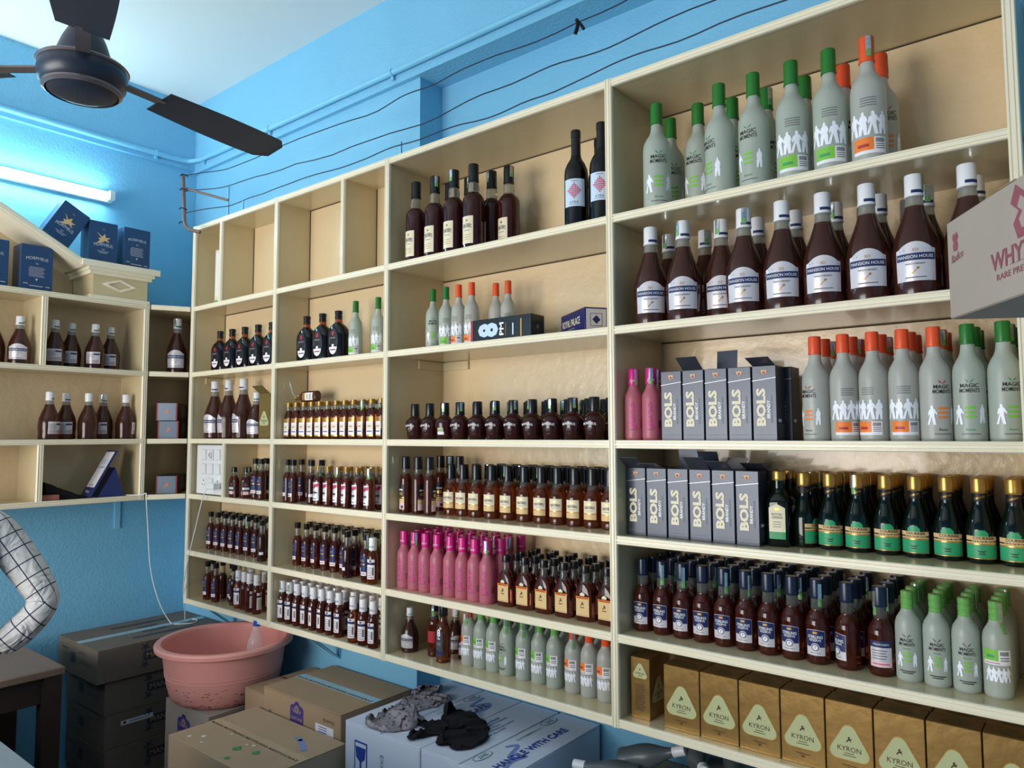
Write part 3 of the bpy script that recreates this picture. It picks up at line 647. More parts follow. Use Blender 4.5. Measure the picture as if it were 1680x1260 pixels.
kind('dark180', [(0, .017), (.003, .0195), (.012, .020), (.098, .020), (.108, .0188), (.120, .0135), (.128, .0112), (.160, .0108)], 'liq_dark', 'glass_clear', .118, ringcap(.156, .180, .0132), 'cap_black', lambda p: MB().rect(wrap_map(p), -.010, .008, .030, .042, 'paper_white', .0007, 6, 1), (.118, .178, .0055))
def lab_red(p):
    mp = wrap_map(p); mb = MB(); mb.rect(mp, -.017, .017, .020, .094, 'paper_silver', .0006, 8, 3); mb.poly(mp, [(-.5, .2), (.5, .5), (.5, .9), (-.2, .7)], 0, .060, .034, 'ink_magenta', .0009, kx=.032); mb.rect(mp, -.017, .017, .020, .040, 'paper_white', .0009, 8, 1)
    mb.rect(mp, -.012, .006, .026, .030, 'ink_grey', .0011, 4, 1); mb.rect(mp, -.010, .010, .048, .056, 'ink_dim', .0009, 4, 1); return mb
kind('red180', [(0, .0185), (.003, .021), (.010, .0215), (.098, .0215), (.108, .020), (.118, .0150), (.124, .0120), (.142, .0115)], 'liq_brown', 'glass_clear', .116, ringcap(.140, .158, .0135), 'cap_gold', lab_red, (.112, .156, .006))
def lab_white(p):
    mp = wrap_map(p); mb = MB(); mb.rect(mp, -.0165, .0165, .020, .092, 'paper_white', .0006, 8, 3); mb.rect(mp, -.0165, .0165, .072, .081, 'ink_navy', .0009, 8, 1); mb.rect(mp, -.004, .004, .083, .090, 'ink_dim', .0009, 2, 1)
    for i in range(5): mb.rect(mp, -.013, .004+.001*(i % 3), .032+.007*i, .0342+.007*i, 'ink_grey', .0009, 5, 1)
    mb.rect(mp, .007, .013, .034, .062, 'ink_grey', .0009, 2, 1); mb.rect(mp, -.013, .010, .025, .0275, 'ink_red', .0009, 5, 1); return mb
def capword(z, r, s, m='ink_blue'): return MB().text(wrap_map([(0, r), (1, r)]), s, 0, z, .022, m, .0008, ht=.006)
kind('white180', [(0, .017), (.003, .0195), (.010, .020), (.094, .020), (.104, .019), (.114, .0145), (.122, .0122), (.130, .0118)], 'liq_brown', 'liq_brown', None, capprof(.124, .170, .0148, 0), 'cap_white', lambda p: [('label', lab_white(p)), ('cap_print', capword(.138, .0150, 'ORIGINAL'))], (.128, .168, .005))
kind('amber180', [(0, .017), (.003, .0195), (.010, .020), (.094, .020), (.104, .019), (.114, .0145), (.122, .0122), (.130, .0118)], 'liq_amber', 'liq_amber', None, capprof(.124, .170, .0148, 0), 'cap_white', lambda p: [('label', lab_white(p)), ('cap_print', capword(.138, .0150, 'ORIGINAL'))])
def lab_pipe(p):
    mp = wrap_map(p); mb = MB(); mb.rect(mp, -.018, .018, .056, .102, 'ink_black', .0006, 8, 3, top=lambda t: .006*(1-abs(t))); mb.rect(mp, -.018, .018, .056, .058, 'ink_gold', .0009, 8, 1); mb.rect(mp, -.012, .012, .082, .087, 'paper_white', .0009, 6, 1); mb.rect(mp, -.010, .010, .064, .076, 'ink_gold', .0009, 6, 1)
    mb.rect(mp, -.018, .018, .014, .036, 'paper_pink', .0006, 8, 1); mb.rect(mp, -.018, .018, .036, .052, 'paper_tan', .0006, 8, 1); mb.rect(mp, .004, .014, .017, .028, 'ink_dim', .0009, 3, 1); return mb
kind('pipe', [(0, .019), (.003, .0215), (.010, .022), (.120, .022), (.132, .0205), (.142, .0150), (.148, .0135), (.165, .0130)], 'liq_brown', 'glass_clear', .140, capprof(.160, .205, .0155), 'cap_black', lab_pipe, (.165, .203, .006))
def lab_juno(p, h):
    mp = wrap_map(p); mb = MB(); k = h/.205; mb.text(mp, 'Juno', -.002, .072*k, .072*k, 'ink_pink', .0009, ht=.020, rot=90, shear=.4, bold=.012); mb.rect(mp, -.012, .012, .034*k, .036*k, 'ink_pink', .0008, 6, 1); mb.rect(mp, -.012, .010, .030*k, .031*k, 'ink_dim', .0008, 6, 1)
    mb.rect(mp, .022, .034, .034*k, .056*k, 'ink_maroon', .0008, 4, 1); return mb
kind('juno', [(0, .023), (.003, .0255), (.010, .0265), (.118, .0265), (.130, .0250), (.140, .0195), (.149, .0155), (.156, .0140), (.162, .0138)], 'frost_pink', 'frost_pink', None, capprof(.157, .205, .0160, 0), 'cap_pink',
     lambda p: [('print', lab_juno(p, .205)), ('cap_print', MB().text(wrap_map([(0, .0162), (1, .0162)]), 'Juno', 0, .170, .020, 'ink_white', .0007, ht=.009, shear=.4))], (.150, .203, .0065))
def lab_nap(p):
    mp = wrap_map(p); mb = MB(); mb.rect(mp, -.0225, .0225, .016, .066, 'paper_tan', .0006, 8, 2); mb.rect(mp, -.0235, .0235, .066, .073, 'ink_orange', .0006, 8, 1); mb.text(mp, 'NAPOLEON', 0, .0695, .036, 'ink_brown', .0010, ht=.0045, bold=.01)
    mb.poly(mp, [(-.5, -.5), (-.3, -.1), (-.1, 0), (-.2, .3), (0, .5), (.2, .4), (.1, .1), (.5, .2), (.3, -.1), (.45, -.5), (.2, -.2), (-.1, -.2), (-.3, -.5)], 0, .052, .013, 'ink_brown'); mb.rect(mp, -.007, .007, .040, .0425, 'ink_brown', .0009, 4, 1)
    mb.poly(mp, [(-.5, -.4), (.5, -.4), (.5, .1), (0, .5), (-.5, .1)], 0, .080, .012, 'paper_cream', kx=.016); mb.rect(mp, -.019, .019, .0185, .0192, 'ink_brown', .0009, 6, 1); return mb
kind('napo', [(0, .0265, .015, 4), (.004, .0295, .0175, 4), (.078, .030, .018, 4), (.092, .028, .0175, 3), (.108, .019, .015, 2.3), (.118, .0118, .0118, 2), (.132, .0105, .0105, 2), (.146, .0105, .0105, 2)], 'liq_brown', 'glass_clear', .112,
     capprof(.140, .163, .0128), 'cap_black', lab_nap, (.125, .161, .005))
def lab_cour(p):
    mp = wrap_map(p); mb = MB(); mb.rect(mp, -.033, .033, .012, .044, 'ink_leaf', .0006, 12, 2); mb.rect(mp, -.033, .033, .044, .060, 'paper_tan', .0006, 12, 1); mb.rect(mp, -.033, .033, .0475, .0505, 'ink_black', .0008, 12, 1)
    mb.rect(mp, -.033, .033, .0415, .0445, 'ink_gold', .0008, 12, 1); mb.rect(mp, -.033, .033, .011, .0125, 'ink_gold', .0008, 12, 1)
    mb.text(mp, 'COURRIER', .004, .0560, .040, 'ink_black', .0011, ht=.0062, bold=.015); mb.text(mp, 'NAPOLEON', .004, .0480, .044, 'paper_tan', .0012, ht=.0058, bold=.015)
    mb.poly(mp, [(-.5, 0), (.5, 0), (.5, .3), (.25, .6), (-.25, .6), (-.5, .3)], 0, .060, .022, 'ink_leaf', .0007, kx=.026); mb.poly(mp, [(-.5, .2), (-.2, -.2), (.2, -.2), (.5, .2), (.2, 0), (-.2, 0)], 0, .028, .012, 'ink_black', kx=.020); mb.rect(mp, -.006, .006, .021, .023, 'ink_black', .0008, 3, 1)
    return mb
def cour_collar(p): return [('label', lab_cour(p)), ('neck_print', MB().text(wrap_map([(0, .0145), (1, .0145)]), 'COURRIER', 0, .143, .022, 'ink_gold', .0010, ht=.0045, rot=18))]
kind('courrier', [(0, .0265), (.003, .0298), (.010, .0307), (.066, .0307), (.078, .0293), (.095, .0242), (.112, .0185), (.124, .0150), (.130, .0140), (.154, .0138)], 'glass_green', 'glass_green', None, capprof(.152, .186, .0162, 0), 'cap_gold', cour_collar, (.132, .184, .006),
     collar=([(.134, .0146), (.152, .0144)], 'ink_black'))
def lab_rg(p):
    mp = wrap_map(p); mb = MB(); mb.rect(mp, -.020, .020, .020, .098, 'paper_cream', .0006, 10, 3, top=lambda t: .010*(1-abs(t))); mb.rect(mp, -.020, .020, .020, .038, 'ink_bottlegreen', .0009, 8, 1); mb.text(mp, 'ROYAL', 0, .082, .026, 'ink_black', .0011, ht=.006); mb.text(mp, 'GREEN', 0, .074, .026, 'ink_black', .0011, ht=.006)
    for i in range(3): mb.rect(mp, -.010, .010, .050+.006*i, .0515+.006*i, 'ink_grey', .0009, 4, 1)
    mb.rect(mp, -.006, .006, .092, .098, 'ink_gold', .0009, 3, 1); return mb
kind('rgreen', [(0, .026, .026, 4.5), (.004, .0285, .0285, 4.5), (.108, .029, .029, 4.5), (.120, .0275, .0275, 3.5), (.134, .019, .019, 2.4), (.142, .0150, .0150, 2), (.165, .0145, .0145, 2)], 'glass_green', 'glass_green', None, capprof(.166, .190, .0170, 0), 'cap_gold', lab_rg, None, collar=([(.146, .0160), (.168, .0160)], 'glass_green'))
def lab_ster(p):
    mp = wrap_map(p); mb = MB(); mb.rect(mp, -.0225, .0225, .022, .080, 'paper_silver', .0006, 10, 3, top=lambda t: .003*(1-t*t)); mb.rect(mp, -.0218, .0218, .042, .079, 'ink_navy', .0008, 10, 2, top=lambda t: .003*(1-t*t)); mb.text(mp, 'STERLING', 0, .066, .034, 'ink_white', .0012, ht=.0068, bold=.01); mb.text(mp, 'RESERVE', 0, .0585, .027, 'ink_white', .0012, ht=.0056)
    o = [(math.cos(a)*.5, math.sin(a)*.5) for a in [2*PI*i/16 for i in range(16)]]
    mb.poly(mp, o, 0, .041, .020, 'paper_silver', .0010); mb.poly(mp, o, 0, .041, .0165, 'ink_navy', .0012); mb.poly(mp, o, 0, .041, .0125, 'paper_white', .0014); mb.text(mp, '7', 0, .041, .0032, 'ink_navy', .0017, ht=.006, bold=.02); mb.rect(mp, -.005, .005, .0735, .078, 'ink_gold', .0011, 3, 1)
    mb.rect(mp, -.012, .012, .0275, .0287, 'ink_grey', .0009, 6, 1); return mb
def lab_sterb(p):
    mp = wrap_map(p); mb = MB(); mb.rect(mp, -.024, .024, .022, .080, 'paper_silver', .0006, 10, 3); mb.rect(mp, -.024, .024, .066, .080, 'ink_navy', .0009, 10, 1); mb.text(mp, 'STERLING RESERVE', 0, .073, .034, 'ink_white', .0012, ht=.004)
    for i in range(4): mb.rect(mp, -.020, .010+.003*(i % 2), .040+.006*i, .042+.006*i, 'ink_grey', .0009, 6, 1)
    mb.rect(mp, -.024, .024, .024, .034, 'paper_pink', .0009, 8, 1); mb.rect(mp, -.020, .018, .028, .030, 'ink_red', .0011, 6, 1); return mb
SP = [(0, .0235), (.003, .0262), (.012, .0275), (.018, .0268), (.024, .0275), (.092, .0275), (.102, .0265), (.112, .0225), (.120, .0175), (.126, .0150), (.150, .0142), (.160, .0142)]
kind('sterling', SP, 'liq_brown', 'glass_clear', .128, capprof(.154, .200, .0160, 0), 'cap_navy', lab_ster, (.128, .190, .006)); kind('sterlingb', SP, 'liq_brown', 'glass_clear', .128, capprof(.154, .200, .0160, 0), 'cap_navy', lab_sterb, (.128, .190, .006))
def lab_8(p):
    mp = wrap_map(p); mb = MB(); mb.rect(mp, -.015, .015, .024, .128, 'ink_dim', .0006, 8, 4); mb.text(mp, '8', 0, .102, .013, 'ink_white', .0010, ht=.026, bold=.03); mb.text(mp, 'PM', 0, .083, .010, 'ink_white', .0010, ht=.006, bold=.02); mb.rect(mp, -.013, .013, .028, .042, 'ink_navy', .0009, 6, 1)
    mb.rect(mp, -.008, .008, .060, .070, 'ink_grey', .0009, 4, 1); return mb
EP = [(0, .022), (.003, .025), (.008, .0255), (.014, .0250), (.020, .0258), (.110, .0258), (.122, .0240), (.134, .0175), (.142, .0140), (.160, .0135)]
kind('eight', EP, 'liq_amber', 'liq_amber', None, capprof(.156, .196, .0155), 'cap_black', lab_8, (.135, .194, .0065))
kind('eightb', EP, 'liq_brown', 'glass_clear', .132, capprof(.156, .196, .0155), 'cap_black', lambda p: MB().rect(wrap_map(p), -.016, .016, .050, .090, 'ink_red', .0006, 8, 1), (.135, .194, .0065))
def lab_flask(p):
    mp = wrap_map(p); mb = MB(); mb.rect(mp, -.019, .019, .016, .074, 'ink_black', .0006, 8, 2); mb.poly(mp, [(math.cos(a)*.5, math.sin(a)*.5) for a in [2*PI*i/12 for i in range(12)]], 0, .060, .012, 'ink_red'); mb.rect(mp, -.015, .015, .038, .048, 'paper_silver', .0009, 4, 1); mb.rect(mp, -.019, .019, .016, .030, 'paper_pink', .0009, 4, 1); return mb
kind('flask', [(0, .021, .014, 3), (.003, .024, .016, 3), (.074, .0245, .0165, 3), (.086, .022, .016, 2.6), (.098, .0145, .013, 2.1), (.104, .011, .011, 2), (.122, .0105, .0105, 2)], 'liq_brown', 'glass_clear', .096, capprof(.116, .138, .0125), 'cap_black', lab_flask, (.100, .136, .0055))

NB = {'c': 0}
def bottle(k, name, x, y, z, label, group, rz=0.0, seal=0.0, rx=None, ry=0.0):
    parts, sm = KIND[k]
    o = thing(name, (x, y, z), label, 'bottle', rz, group)
    if rx is not None: o.rotation_euler = (rx, ry, rz)
    for n, me in parts: link(n, me, o)
    if sm and random.random() < seal: s = link('tax_seal', sm, o); s.rotation_euler = (0, 0, random.uniform(-1.2, 1.0))
    NB['c'] += 1; return o
J = lambda a: random.uniform(-a, a)

# ------------------------------------------------------------------ bottles on the long unit
def face(x, y): return math.atan2(-x, y)
def row(k, name, xs, y, z, label, group, turn=0.0, seal=0.3, jit=0.12, jy=0.002):
    for x in xs:
        yy = y+J(jy); bottle(k, name, x, yy, z, label, group, face(x, yy)*.5+turn+J(jit), seal)
def lin_(a, d, n): return [a+d*i for i in range(n)]
# top row, right bay: tall frosted bottles
G = 'tall frosted bottles in the top right bay'
for px, y, k, t, lb in ((-.959, 1.85, 'gfront', .30, 'pale'), (-.866, 1.925, 'gfront', -.25, 'pale'), (-.771, 1.85, 'gfront', -.75, 'pale'), (-.677, 1.85, 'gfront', -.30, 'pale'), (-.579, 1.85, 'gback', .15, 'fig'), (-.488, 1.85, 'gback', .10, 'fig'), (-.401, 1.85, 'oback', .10, 'or'),
                        (-.972, 1.965, 'gfront', .4, 'bk'), (-.776, 1.955, 'gfront', .5, 'bk'), (-.680, 1.955, 'gfront', .9, 'bk'), (-.578, 1.955, 'gfront', 1.3, 'bk'), (-.481, 1.955, 'ofront', .9, 'bko'), (-.394, 1.955, 'ofront', .4, 'bko')):
    bottle('mm750_'+k, 'vodka_bottle', px, y, top(1), {'pale': 'tall frosted green-capped bottle, lettered front, highest shelf', 'fig': 'tall frosted green-capped bottle showing white figures, highest shelf',
           'or': 'tall frosted bottle with orange cap and orange back label on the highest shelf', 'bk': 'tall frosted green-capped bottle, rear rank, highest shelf', 'bko': 'tall frosted orange-capped bottle, rear rank, highest shelf'}[lb], G+' '+lb, face(px, y)*.6+t, .35)
# second row, right bay: big brandy bottles three deep
G = 'big brandy bottles in the second bay from the top'
for x, y in ((-.984, 1.850), (-.884, 1.850), (-.797, 1.906), (-.711, 1.850), (-.612, 1.850), (-.513, 1.850), (-.413, 1.850), (-.313, 1.850), (-.209, 1.850)):
    bottle('man750', 'brandy_bottle', x, y, top(2), 'large brown white-capped brandy bottle with silver label in front', G, face(x, y)*.75+J(.08), .5)
for x, y in ((-.978, 1.952), (-.876, 1.978), (-.711, 1.951), (-.611, 1.951), (-.511, 1.951), (-.409, 1.951), (-.307, 1.951), (-.205, 1.951)):
    bottle('man750', 'brandy_bottle', x, y, top(2), 'large brown brandy bottle behind the silver label front rank', G+' behind', J(.4), .5)
for x in (-.764, -.661, -.561, -.460, -.358):
    bottle('man750', 'brandy_bottle', x, 2.0380, top(2), 'large brown brandy bottle in the rearmost of three ranks', G+' rear', J(.4), .5)
# third row, right bay
for x, y, t in ((-1.046, 1.852, .1), (-.990, 1.852, .1), (-1.004, 1.912, .5)):
    bottle('juno', 'liqueur_bottle', x, y, top(3), 'frosted pink bottle with magenta cap beside the dark upright boxes', 'pink bottles beside the boxes', face(x, y)*.6+t, .5)
for i, (x, c) in enumerate(zip((-.544, -.479, -.414, -.351, -.288, -.223, -.158), 'ooooogg')):
    s = ('front', 'back', 'back', 'back', 'front', 'front', 'front')[i]; t = (-.5, .35, -.35, .1, .5, .05, .45)[i]
    lb = {('o', 'front'): 'medium frosted orange-capped bottle, printed front, beside slate boxes', ('o', 'back'): 'medium frosted orange-capped bottle with orange back label', ('g', 'front'): 'medium frosted green-capped bottle beside the orange-capped ones'}[(c, s)]
    bottle('mmmid_'+c+s, 'vodka_bottle', x, 1.858, top(3), lb, 'middle frosted bottles '+c+s, face(x, 1.858)*.6+t, .15)
    for y in (1.924, 1.990):
        bottle('mmmid_'+c+'front', 'vodka_bottle', x+.004, y, top(3), 'frosted '+('orange' if c == 'o' else 'green')+'-capped medium bottle behind another one', 'middle frosted bottles behind '+c, J(1), .4)
# fourth row, right bay
for x, y in ((-.655, 1.900), (-.648, 1.962)):
    bottle('rgreen', 'whisky_bottle', x, y, top(4), 'square dark green bottle with gold cap and arched cream label', 'square green bottles', face(x, y)*.3, 0)
for i, x in enumerate(lin_(-.602, .0633, 8)):
    x = min(x, -.159)
    if i == 0: bottle('courrier', 'brandy_bottle', x, 1.930, top(4), 'dark round bottle with gold cap turned to hide its green label', None, 1.35, 1)
    else: bottle('courrier', 'brandy_bottle', x, 1.930, top(4), 'dark round gold-capped bottle with green label, front rank', 'gold capped green label bottles', face(x, 1.93)*.55+J(.15), .15)
    for y in (1.994, 2.057): bottle('courrier', 'brandy_bottle', x+.001, y, top(4), 'gold-capped dark bottle behind the green label rank', 'gold capped bottles behind', J(1.2), .3)
# fifth row, right bay
SX = [-1.044, -.983, -.922, -.863, -.803, -.744, -.685, -.625, -.565, -.496, -.424]
for j, y in enumerate((1.885, 1.942, 1.999, 2.056)):
    for i, x in enumerate(SX):
        if j == 0:
            k, t, lb, g = 'sterling', .04, 'brown navy-capped whisky bottle, navy label, front rank', 'navy label whisky bottles in front'
            if i == 9: t, lb, g = -.75, 'brown navy-capped whisky bottle turned so its label faces left', None
            if i == 10: k, t, lb, g = 'sterlingb', .15, 'brown navy-capped whisky bottle showing its silver back label', None
            bottle(k, 'whisky_bottle', x, y, top(5), lb, g, t+J(.05), .5)
        else: bottle('sterling', 'whisky_bottle', x+(.004 if j % 2 else 0), y, top(5), 'navy-capped whisky bottle in rank %s behind the front' % ('two', 'three', 'four')[j-1], 'navy capped whisky bottles rank %d' % j, J(.2), .4)
for j, y in enumerate((1.882, 1.938, 1.994, 2.050)):
    for i, x in enumerate((-.366, -.310, -.254, -.197)):
        s = 'back' if (i == 3 or j > 0 and random.random() < .4) else 'front'
        lb = 'small frosted green-capped bottle, printed, beside navy-capped whisky'
        if j == 0 and i == 3: lb = 'small frosted green-capped bottle showing its white and green back label beside the whisky'
        if j > 0: lb = 'small frosted green-capped bottle behind the front four'
        bottle('mm180_g'+s, 'vodka_bottle', x, y, top(5), lb, 'small frosted green bottles beside whisky %d %d' % (j > 0, i == 3 and j == 0), face(x, y)*.4+J(.15), .25)

# middle bay
G = 'black capped whisky bottles in the top middle bay'
for x in (-1.961, -1.862, -1.766, -1.673): bottle('teach750', 'whisky_bottle', x, 1.86, top(1), 'tall dark black-capped whisky bottle, cream label, front rank', G, .02+J(.06), .6)
for x in (-1.877, -1.778, -1.668, -1.589): bottle('teach750', 'whisky_bottle', x, 1.952, top(1), 'tall dark black-capped whisky bottle in the rear rank', G+' behind', -.2+J(.5), .6)
for x in (-1.242, -1.149): bottle('kyra', 'wine_bottle', x, 1.858, top(1), 'black wine bottle with pale blue label and magenta diamond', 'wine bottles', face(x, 1.86)*.7, 0)
bottle('kyra', 'wine_bottle', -1.222, 1.960, top(1), 'black wine bottle standing behind the two with magenta diamonds', None, -1.5, 0)
for x, y, k, t in ((-1.91, 1.9, 'gfront', .3), (-1.843, 1.9, 'gback', .3), (-1.78, 1.9, 'oback', -.3), (-1.717, 1.9, 'oback', -.2), (-1.66, 1.965, 'ofront', 1.4), (-1.60, 1.96, 'oback', .2)):
    c = 'green' if k[0] == 'g' else 'orange'
    bottle('mm375_'+k, 'vodka_bottle', x, y, top(2), {'gfront': 'slim frosted bottle with green cap and printed front near the lying black box', 'gback': 'slim frosted bottle with green cap and green back label near the lying black box', 'oback': 'slim frosted orange-capped bottle near the lying black box', 'ofront': 'slim frosted orange-capped bottle standing behind the lying black box'}[k], 'slim frosted bottles by the black box '+k, face(x, y)*.6+t, .3)
for j, y in enumerate((1.858, 1.932, 2.006)):
    for i, x in enumerate((-1.957, -1.880, -1.806, -1.733, -1.652, -1.574, -1.496, -1.418, -1.340, -1.262, -1.184)):
        if j == 1 and i < 3 or j == 2 and i < 5: continue
        k = 'morphb' if (j == 0 and i == 2) else 'morph'
        lb = 'squat dark black-capped brandy bottle, white print, front rank' if j == 0 else 'squat dark black-capped brandy bottle in the %s rank' % ('second' if j == 1 else 'third')
        if k == 'morphb': lb = 'squat dark brandy bottle turned to show a small pale green label'
        bottle(k, 'brandy_bottle', x+(.012 if j else 0)*j, y, top(3), lb, None if k == 'morphb' else 'squat brandy bottles rank %d' % j, .12+J(.1) if j == 0 else J(.5), .45)
for x, y, t in ((-2.007, 1.860, -.25), (-1.940, 1.858, 1.6), (-1.874, 1.852, 1.9), (-1.965, 2.0, .5), (-1.916, 2.0, .5), (-1.866, 2.0, .5)):
    bottle('pipe', 'whisky_bottle', x, y, top(4), 'tall slim amber whisky bottle with black cap and black label at the left end' if t < 0 else ('tall slim amber whisky bottle, label turned away' if t > 1 else 'tall slim black-capped whisky bottle in the rear'), None if t < 0 else 'slim whisky bottles %d' % (t > 1), t, .4)
for j, y in enumerate((1.915, 1.976, 2.037)):
    for i, x in enumerate((-1.828, -1.768, -1.707, -1.636, -1.564, -1.494, -1.424, -1.360, -1.294, -1.229, -1.166)):
        if j and i < 1: continue
        if j == 2 and i < 2: continue
        x += .006*j*(1 if i < 10 else 0)
        bottle('teach180', 'whisky_bottle', x, y, top(4), 'small whisky bottle, broad black cap, cream label, in front' if j == 0 else 'small whisky bottle, broad black cap, in rank %s' % ('two' if j == 1 else 'three'), 'small cream label whisky rank %d' % j, face(x, y)*.25+J(.08), .2)
for j, y in enumerate((1.857, 1.911, 1.966, 2.020)):
    xs = (-2.008, -1.952, -1.897, -1.839, -1.775, -1.718, -1.662, -1.608) if j == 0 else [a+.010*(j % 2) for a in lin_(-2.006, .0575, 8)]
    for x in xs:
        bottle('juno', 'liqueur_bottle', x, y, top(5), 'frosted pink magenta-capped bottle in the front rank' if j == 0 else 'frosted pink magenta-capped bottle in rank %s behind' % ('two', 'three', 'four')[j-1], 'pink bottles beside the flat brandy flasks %d' % j, .30+J(.25), .35)
for j, y in enumerate((1.868, 1.910, 1.952, 1.994, 2.036)):
    for x in (-1.536, -1.459, -1.383, -1.307, -1.229, -1.152):
        x += .010*(j % 2)*(1 if x < -1.2 else 0)
        bottle('napo', 'brandy_bottle', x, y, top(5), 'flat brandy flask, cream label, orange band, in front' if j == 0 else 'flat black-capped brandy flask in rank %s' % ('two', 'three', 'four', 'five')[j-1], 'flat brandy flasks rank %d' % j, J(.05), .1)
bottle('man_small', 'brandy_bottle', -2.003, 1.882, top(6), 'small bulbous brandy bottle with white cap at the left end of the lowest shelf', None, .25, 0)
bottle('man_small', 'brandy_bottle', -1.955, 1.968, top(6), 'small bulbous brandy bottle standing behind the one at the left end', None, 1.2, 1)
bottle('man_small', 'brandy_bottle', -1.862, 1.975, top(6), 'small bulbous brandy bottle behind the amber bottles', None, .9, 1)
bottle('eightb', 'whisky_bottle', -1.892, 1.898, top(6), 'brown whisky bottle with black cap and red band beside the amber one', None, .2, 1)
bottle('eight', 'whisky_bottle', -1.818, 1.866, top(6), 'amber whisky bottle with tall black label bearing an eight', None, .1, 1)
bottle('man_small', 'brandy_bottle', -1.780, 1.945, top(6), 'small dark brandy bottle behind the label with the eight', None, .5, 0)
for j, y in enumerate((1.900, 1.957, 2.014)):
    for i, (x, c) in enumerate(zip((-1.728, -1.672, -1.616, -1.558, -1.489, -1.426, -1.366, -1.296, -1.238, -1.180), 'oggggggooo')):
        if j == 2 and i % 2 == 0: continue
        if j: c = 'g' if i < 9 else 'o'
        s = 'front' if i == 3 else 'back'
        lb = {'o': 'small frosted orange-capped bottle, white back label, lowest shelf', 'g': 'small frosted green-capped bottle, white back label, lowest shelf'}[c]
        if i == 3 and j == 0: lb = 'small frosted green-capped bottle with printed front on the lowest shelf'
        if j: lb = 'small frosted %s-capped bottle, rear rank, lowest shelf' % ('green' if c == 'g' else 'orange')
        bottle('mm180_'+c+s, 'vodka_bottle', x, y, top(6), lb, 'small frosted bottles lowest shelf %s%d%s' % (c, j, s if j == 0 else ''), -.05+J(.12), .35)

# left bays
for x in (-3.345, -3.235, -3.125, -3.013, -2.902): bottle('monk', 'rum_bottle', x, 1.868, top(2), 'dark flat rum bottle, oval label, bay by the room corner', 'rum bottles leftmost bay', .12+J(.03), 0)
for x in (-2.640, -2.530, -2.424): bottle('monk', 'rum_bottle', x, 1.868, top(2), 'dark flat rum bottle, oval label, beside slim frosted bottles', 'rum bottles second bay', .12+J(.03), 0)
for x, y in ((-2.320, 1.872), (-2.250, 1.930), (-2.186, 1.875)): bottle('mm375_gback', 'vodka_bottle', x, y, top(2), 'slim frosted green-capped bottle beside dark rum bottles', 'slim frosted bottles beside rum', .25+J(.3), .2)
for x, t in ((-3.388, .25), (-3.262, -.45), (-3.132, -.3)): bottle('man750', 'brandy_bottle', x, 1.872, top(3), 'large brown brandy bottle beside the dull gold box', 'brandy bottles leftmost bay', t, .5)
bottle('man375', 'brandy_bottle', -3.032, 1.880, top(3), 'medium brown brandy bottle squeezed against the gold box', None, .3, 0)
for j, y in enumerate((1.850, 1.888, 1.926)):
    for x in lin_(-2.733, .0545, 12):
        bottle('gold180', 'whisky_bottle', x+(.004 if j == 1 else 0), y, top(3), 'small gold-capped flask, white label, front rank' if j == 0 else 'small gold-capped flask in rank %s' % ('two' if j == 1 else 'three'), 'gold capped flasks rank %d' % j, J(.2), .3)
o = bottle('gold180', 'whisky_bottle', -2.555, 1.868, top(3)+.156+.0242, 'small gold-capped flask lying on top of the standing ones', None, 0, 1, rx=0, ry=-PI/2)
tag(MB().tube([(-2.716, 1.868, top(3)+.176), (-2.728, 1.862, top(3)+.200), (-2.737, 1.86, top(3)+.222), (-2.742, 1.858, top(3)+.242), (-2.748, 1.86, top(3)+.255)], .0035, 'seal_silver', 6, [1, .8, 1.2, .7, .5]).obj('foil_strip'), 'curled silver foil strip at the neck of the lying flask', 'foil strip')
for x, y, k, t in ((-3.122, 1.828, 'flask', .1), (-3.075, 1.873, 'flask', .3), (-3.040, 1.840, 'flask', .9), (-3.035, 1.925, 'flask', .2), (-2.975, 1.846, 'navy180', .2), (-2.925, 1.880, 'navy180', .2), (-2.915, 1.838, 'navy180', .1), (-2.985, 1.905, 'navy180', .3)):
    bottle(k, 'rum_bottle' if k == 'flask' else 'whisky_bottle', x, y, top(4), 'small dark flask beside the white switchboard' if k == 'flask' else 'small navy label bottle near the switchboard', 'small bottles by the switchboard '+k, t, .5)
for x, y, k, t in ((-2.734, 1.850, 'navy180', -.4), (-2.675, 1.838, 'navy180', -.2), (-2.625, 1.890, 'navy180', .2), (-2.570, 1.905, 'navy180', .4), (-2.712, 1.905, 'navy180', .3), (-2.565, 1.850, 'dark180', .8)):
    bottle(k, 'whisky_bottle', x, y, top(4), 'small black-capped bottle beside the red label bottles' if k != 'dark180' else 'small unlabelled dark bottle beside the red label bottles', 'black capped bottles beside red labels '+k, t, .2)
for j, y in enumerate((1.838, 1.886, 1.933)):
    for i, x in enumerate((-2.500, -2.436, -2.372, -2.305, -2.240, -2.170)):
        if j == 2 and i < 2: continue
        bottle('red180', 'whisky_bottle', x+.012*j*(i < 5), y-(.012 if i > 2 and j == 0 else 0), top(4), 'small gold-capped bottle with red slash label in front' if j == 0 else 'small gold-capped bottle behind the red slash rank', 'red label bottles %d' % (j > 0), J(.25), .6)
for j, y in enumerate((1.892, 1.938)):
    for x in lin_(-3.433, .0660, 9 if j else 8):
        bottle('navy180', 'whisky_bottle', x+.02*j, y, top(5), 'small navy label bottle, front rank, bay by the room corner' if j == 0 else 'small navy label bottle, rear rank, bay by the room corner', 'navy label bottles leftmost bay %d' % j, J(.2), .2)
bottle('dark180', 'whisky_bottle', -2.915, 1.846, top(5), 'small dark bottle with its label turned away before the navy rank', None, .9, 0)
for j, y in enumerate((1.890, 1.937)):
    for x in lin_(-2.713, .0640, 9):
        bottle('navy180', 'whisky_bottle', x+.02*j, y, top(5), 'small navy label bottle, front rank, bay over white caps' if j == 0 else 'small navy label bottle, rear rank, bay over white caps', 'navy label bottles second bay %d' % j, J(.25), .25)
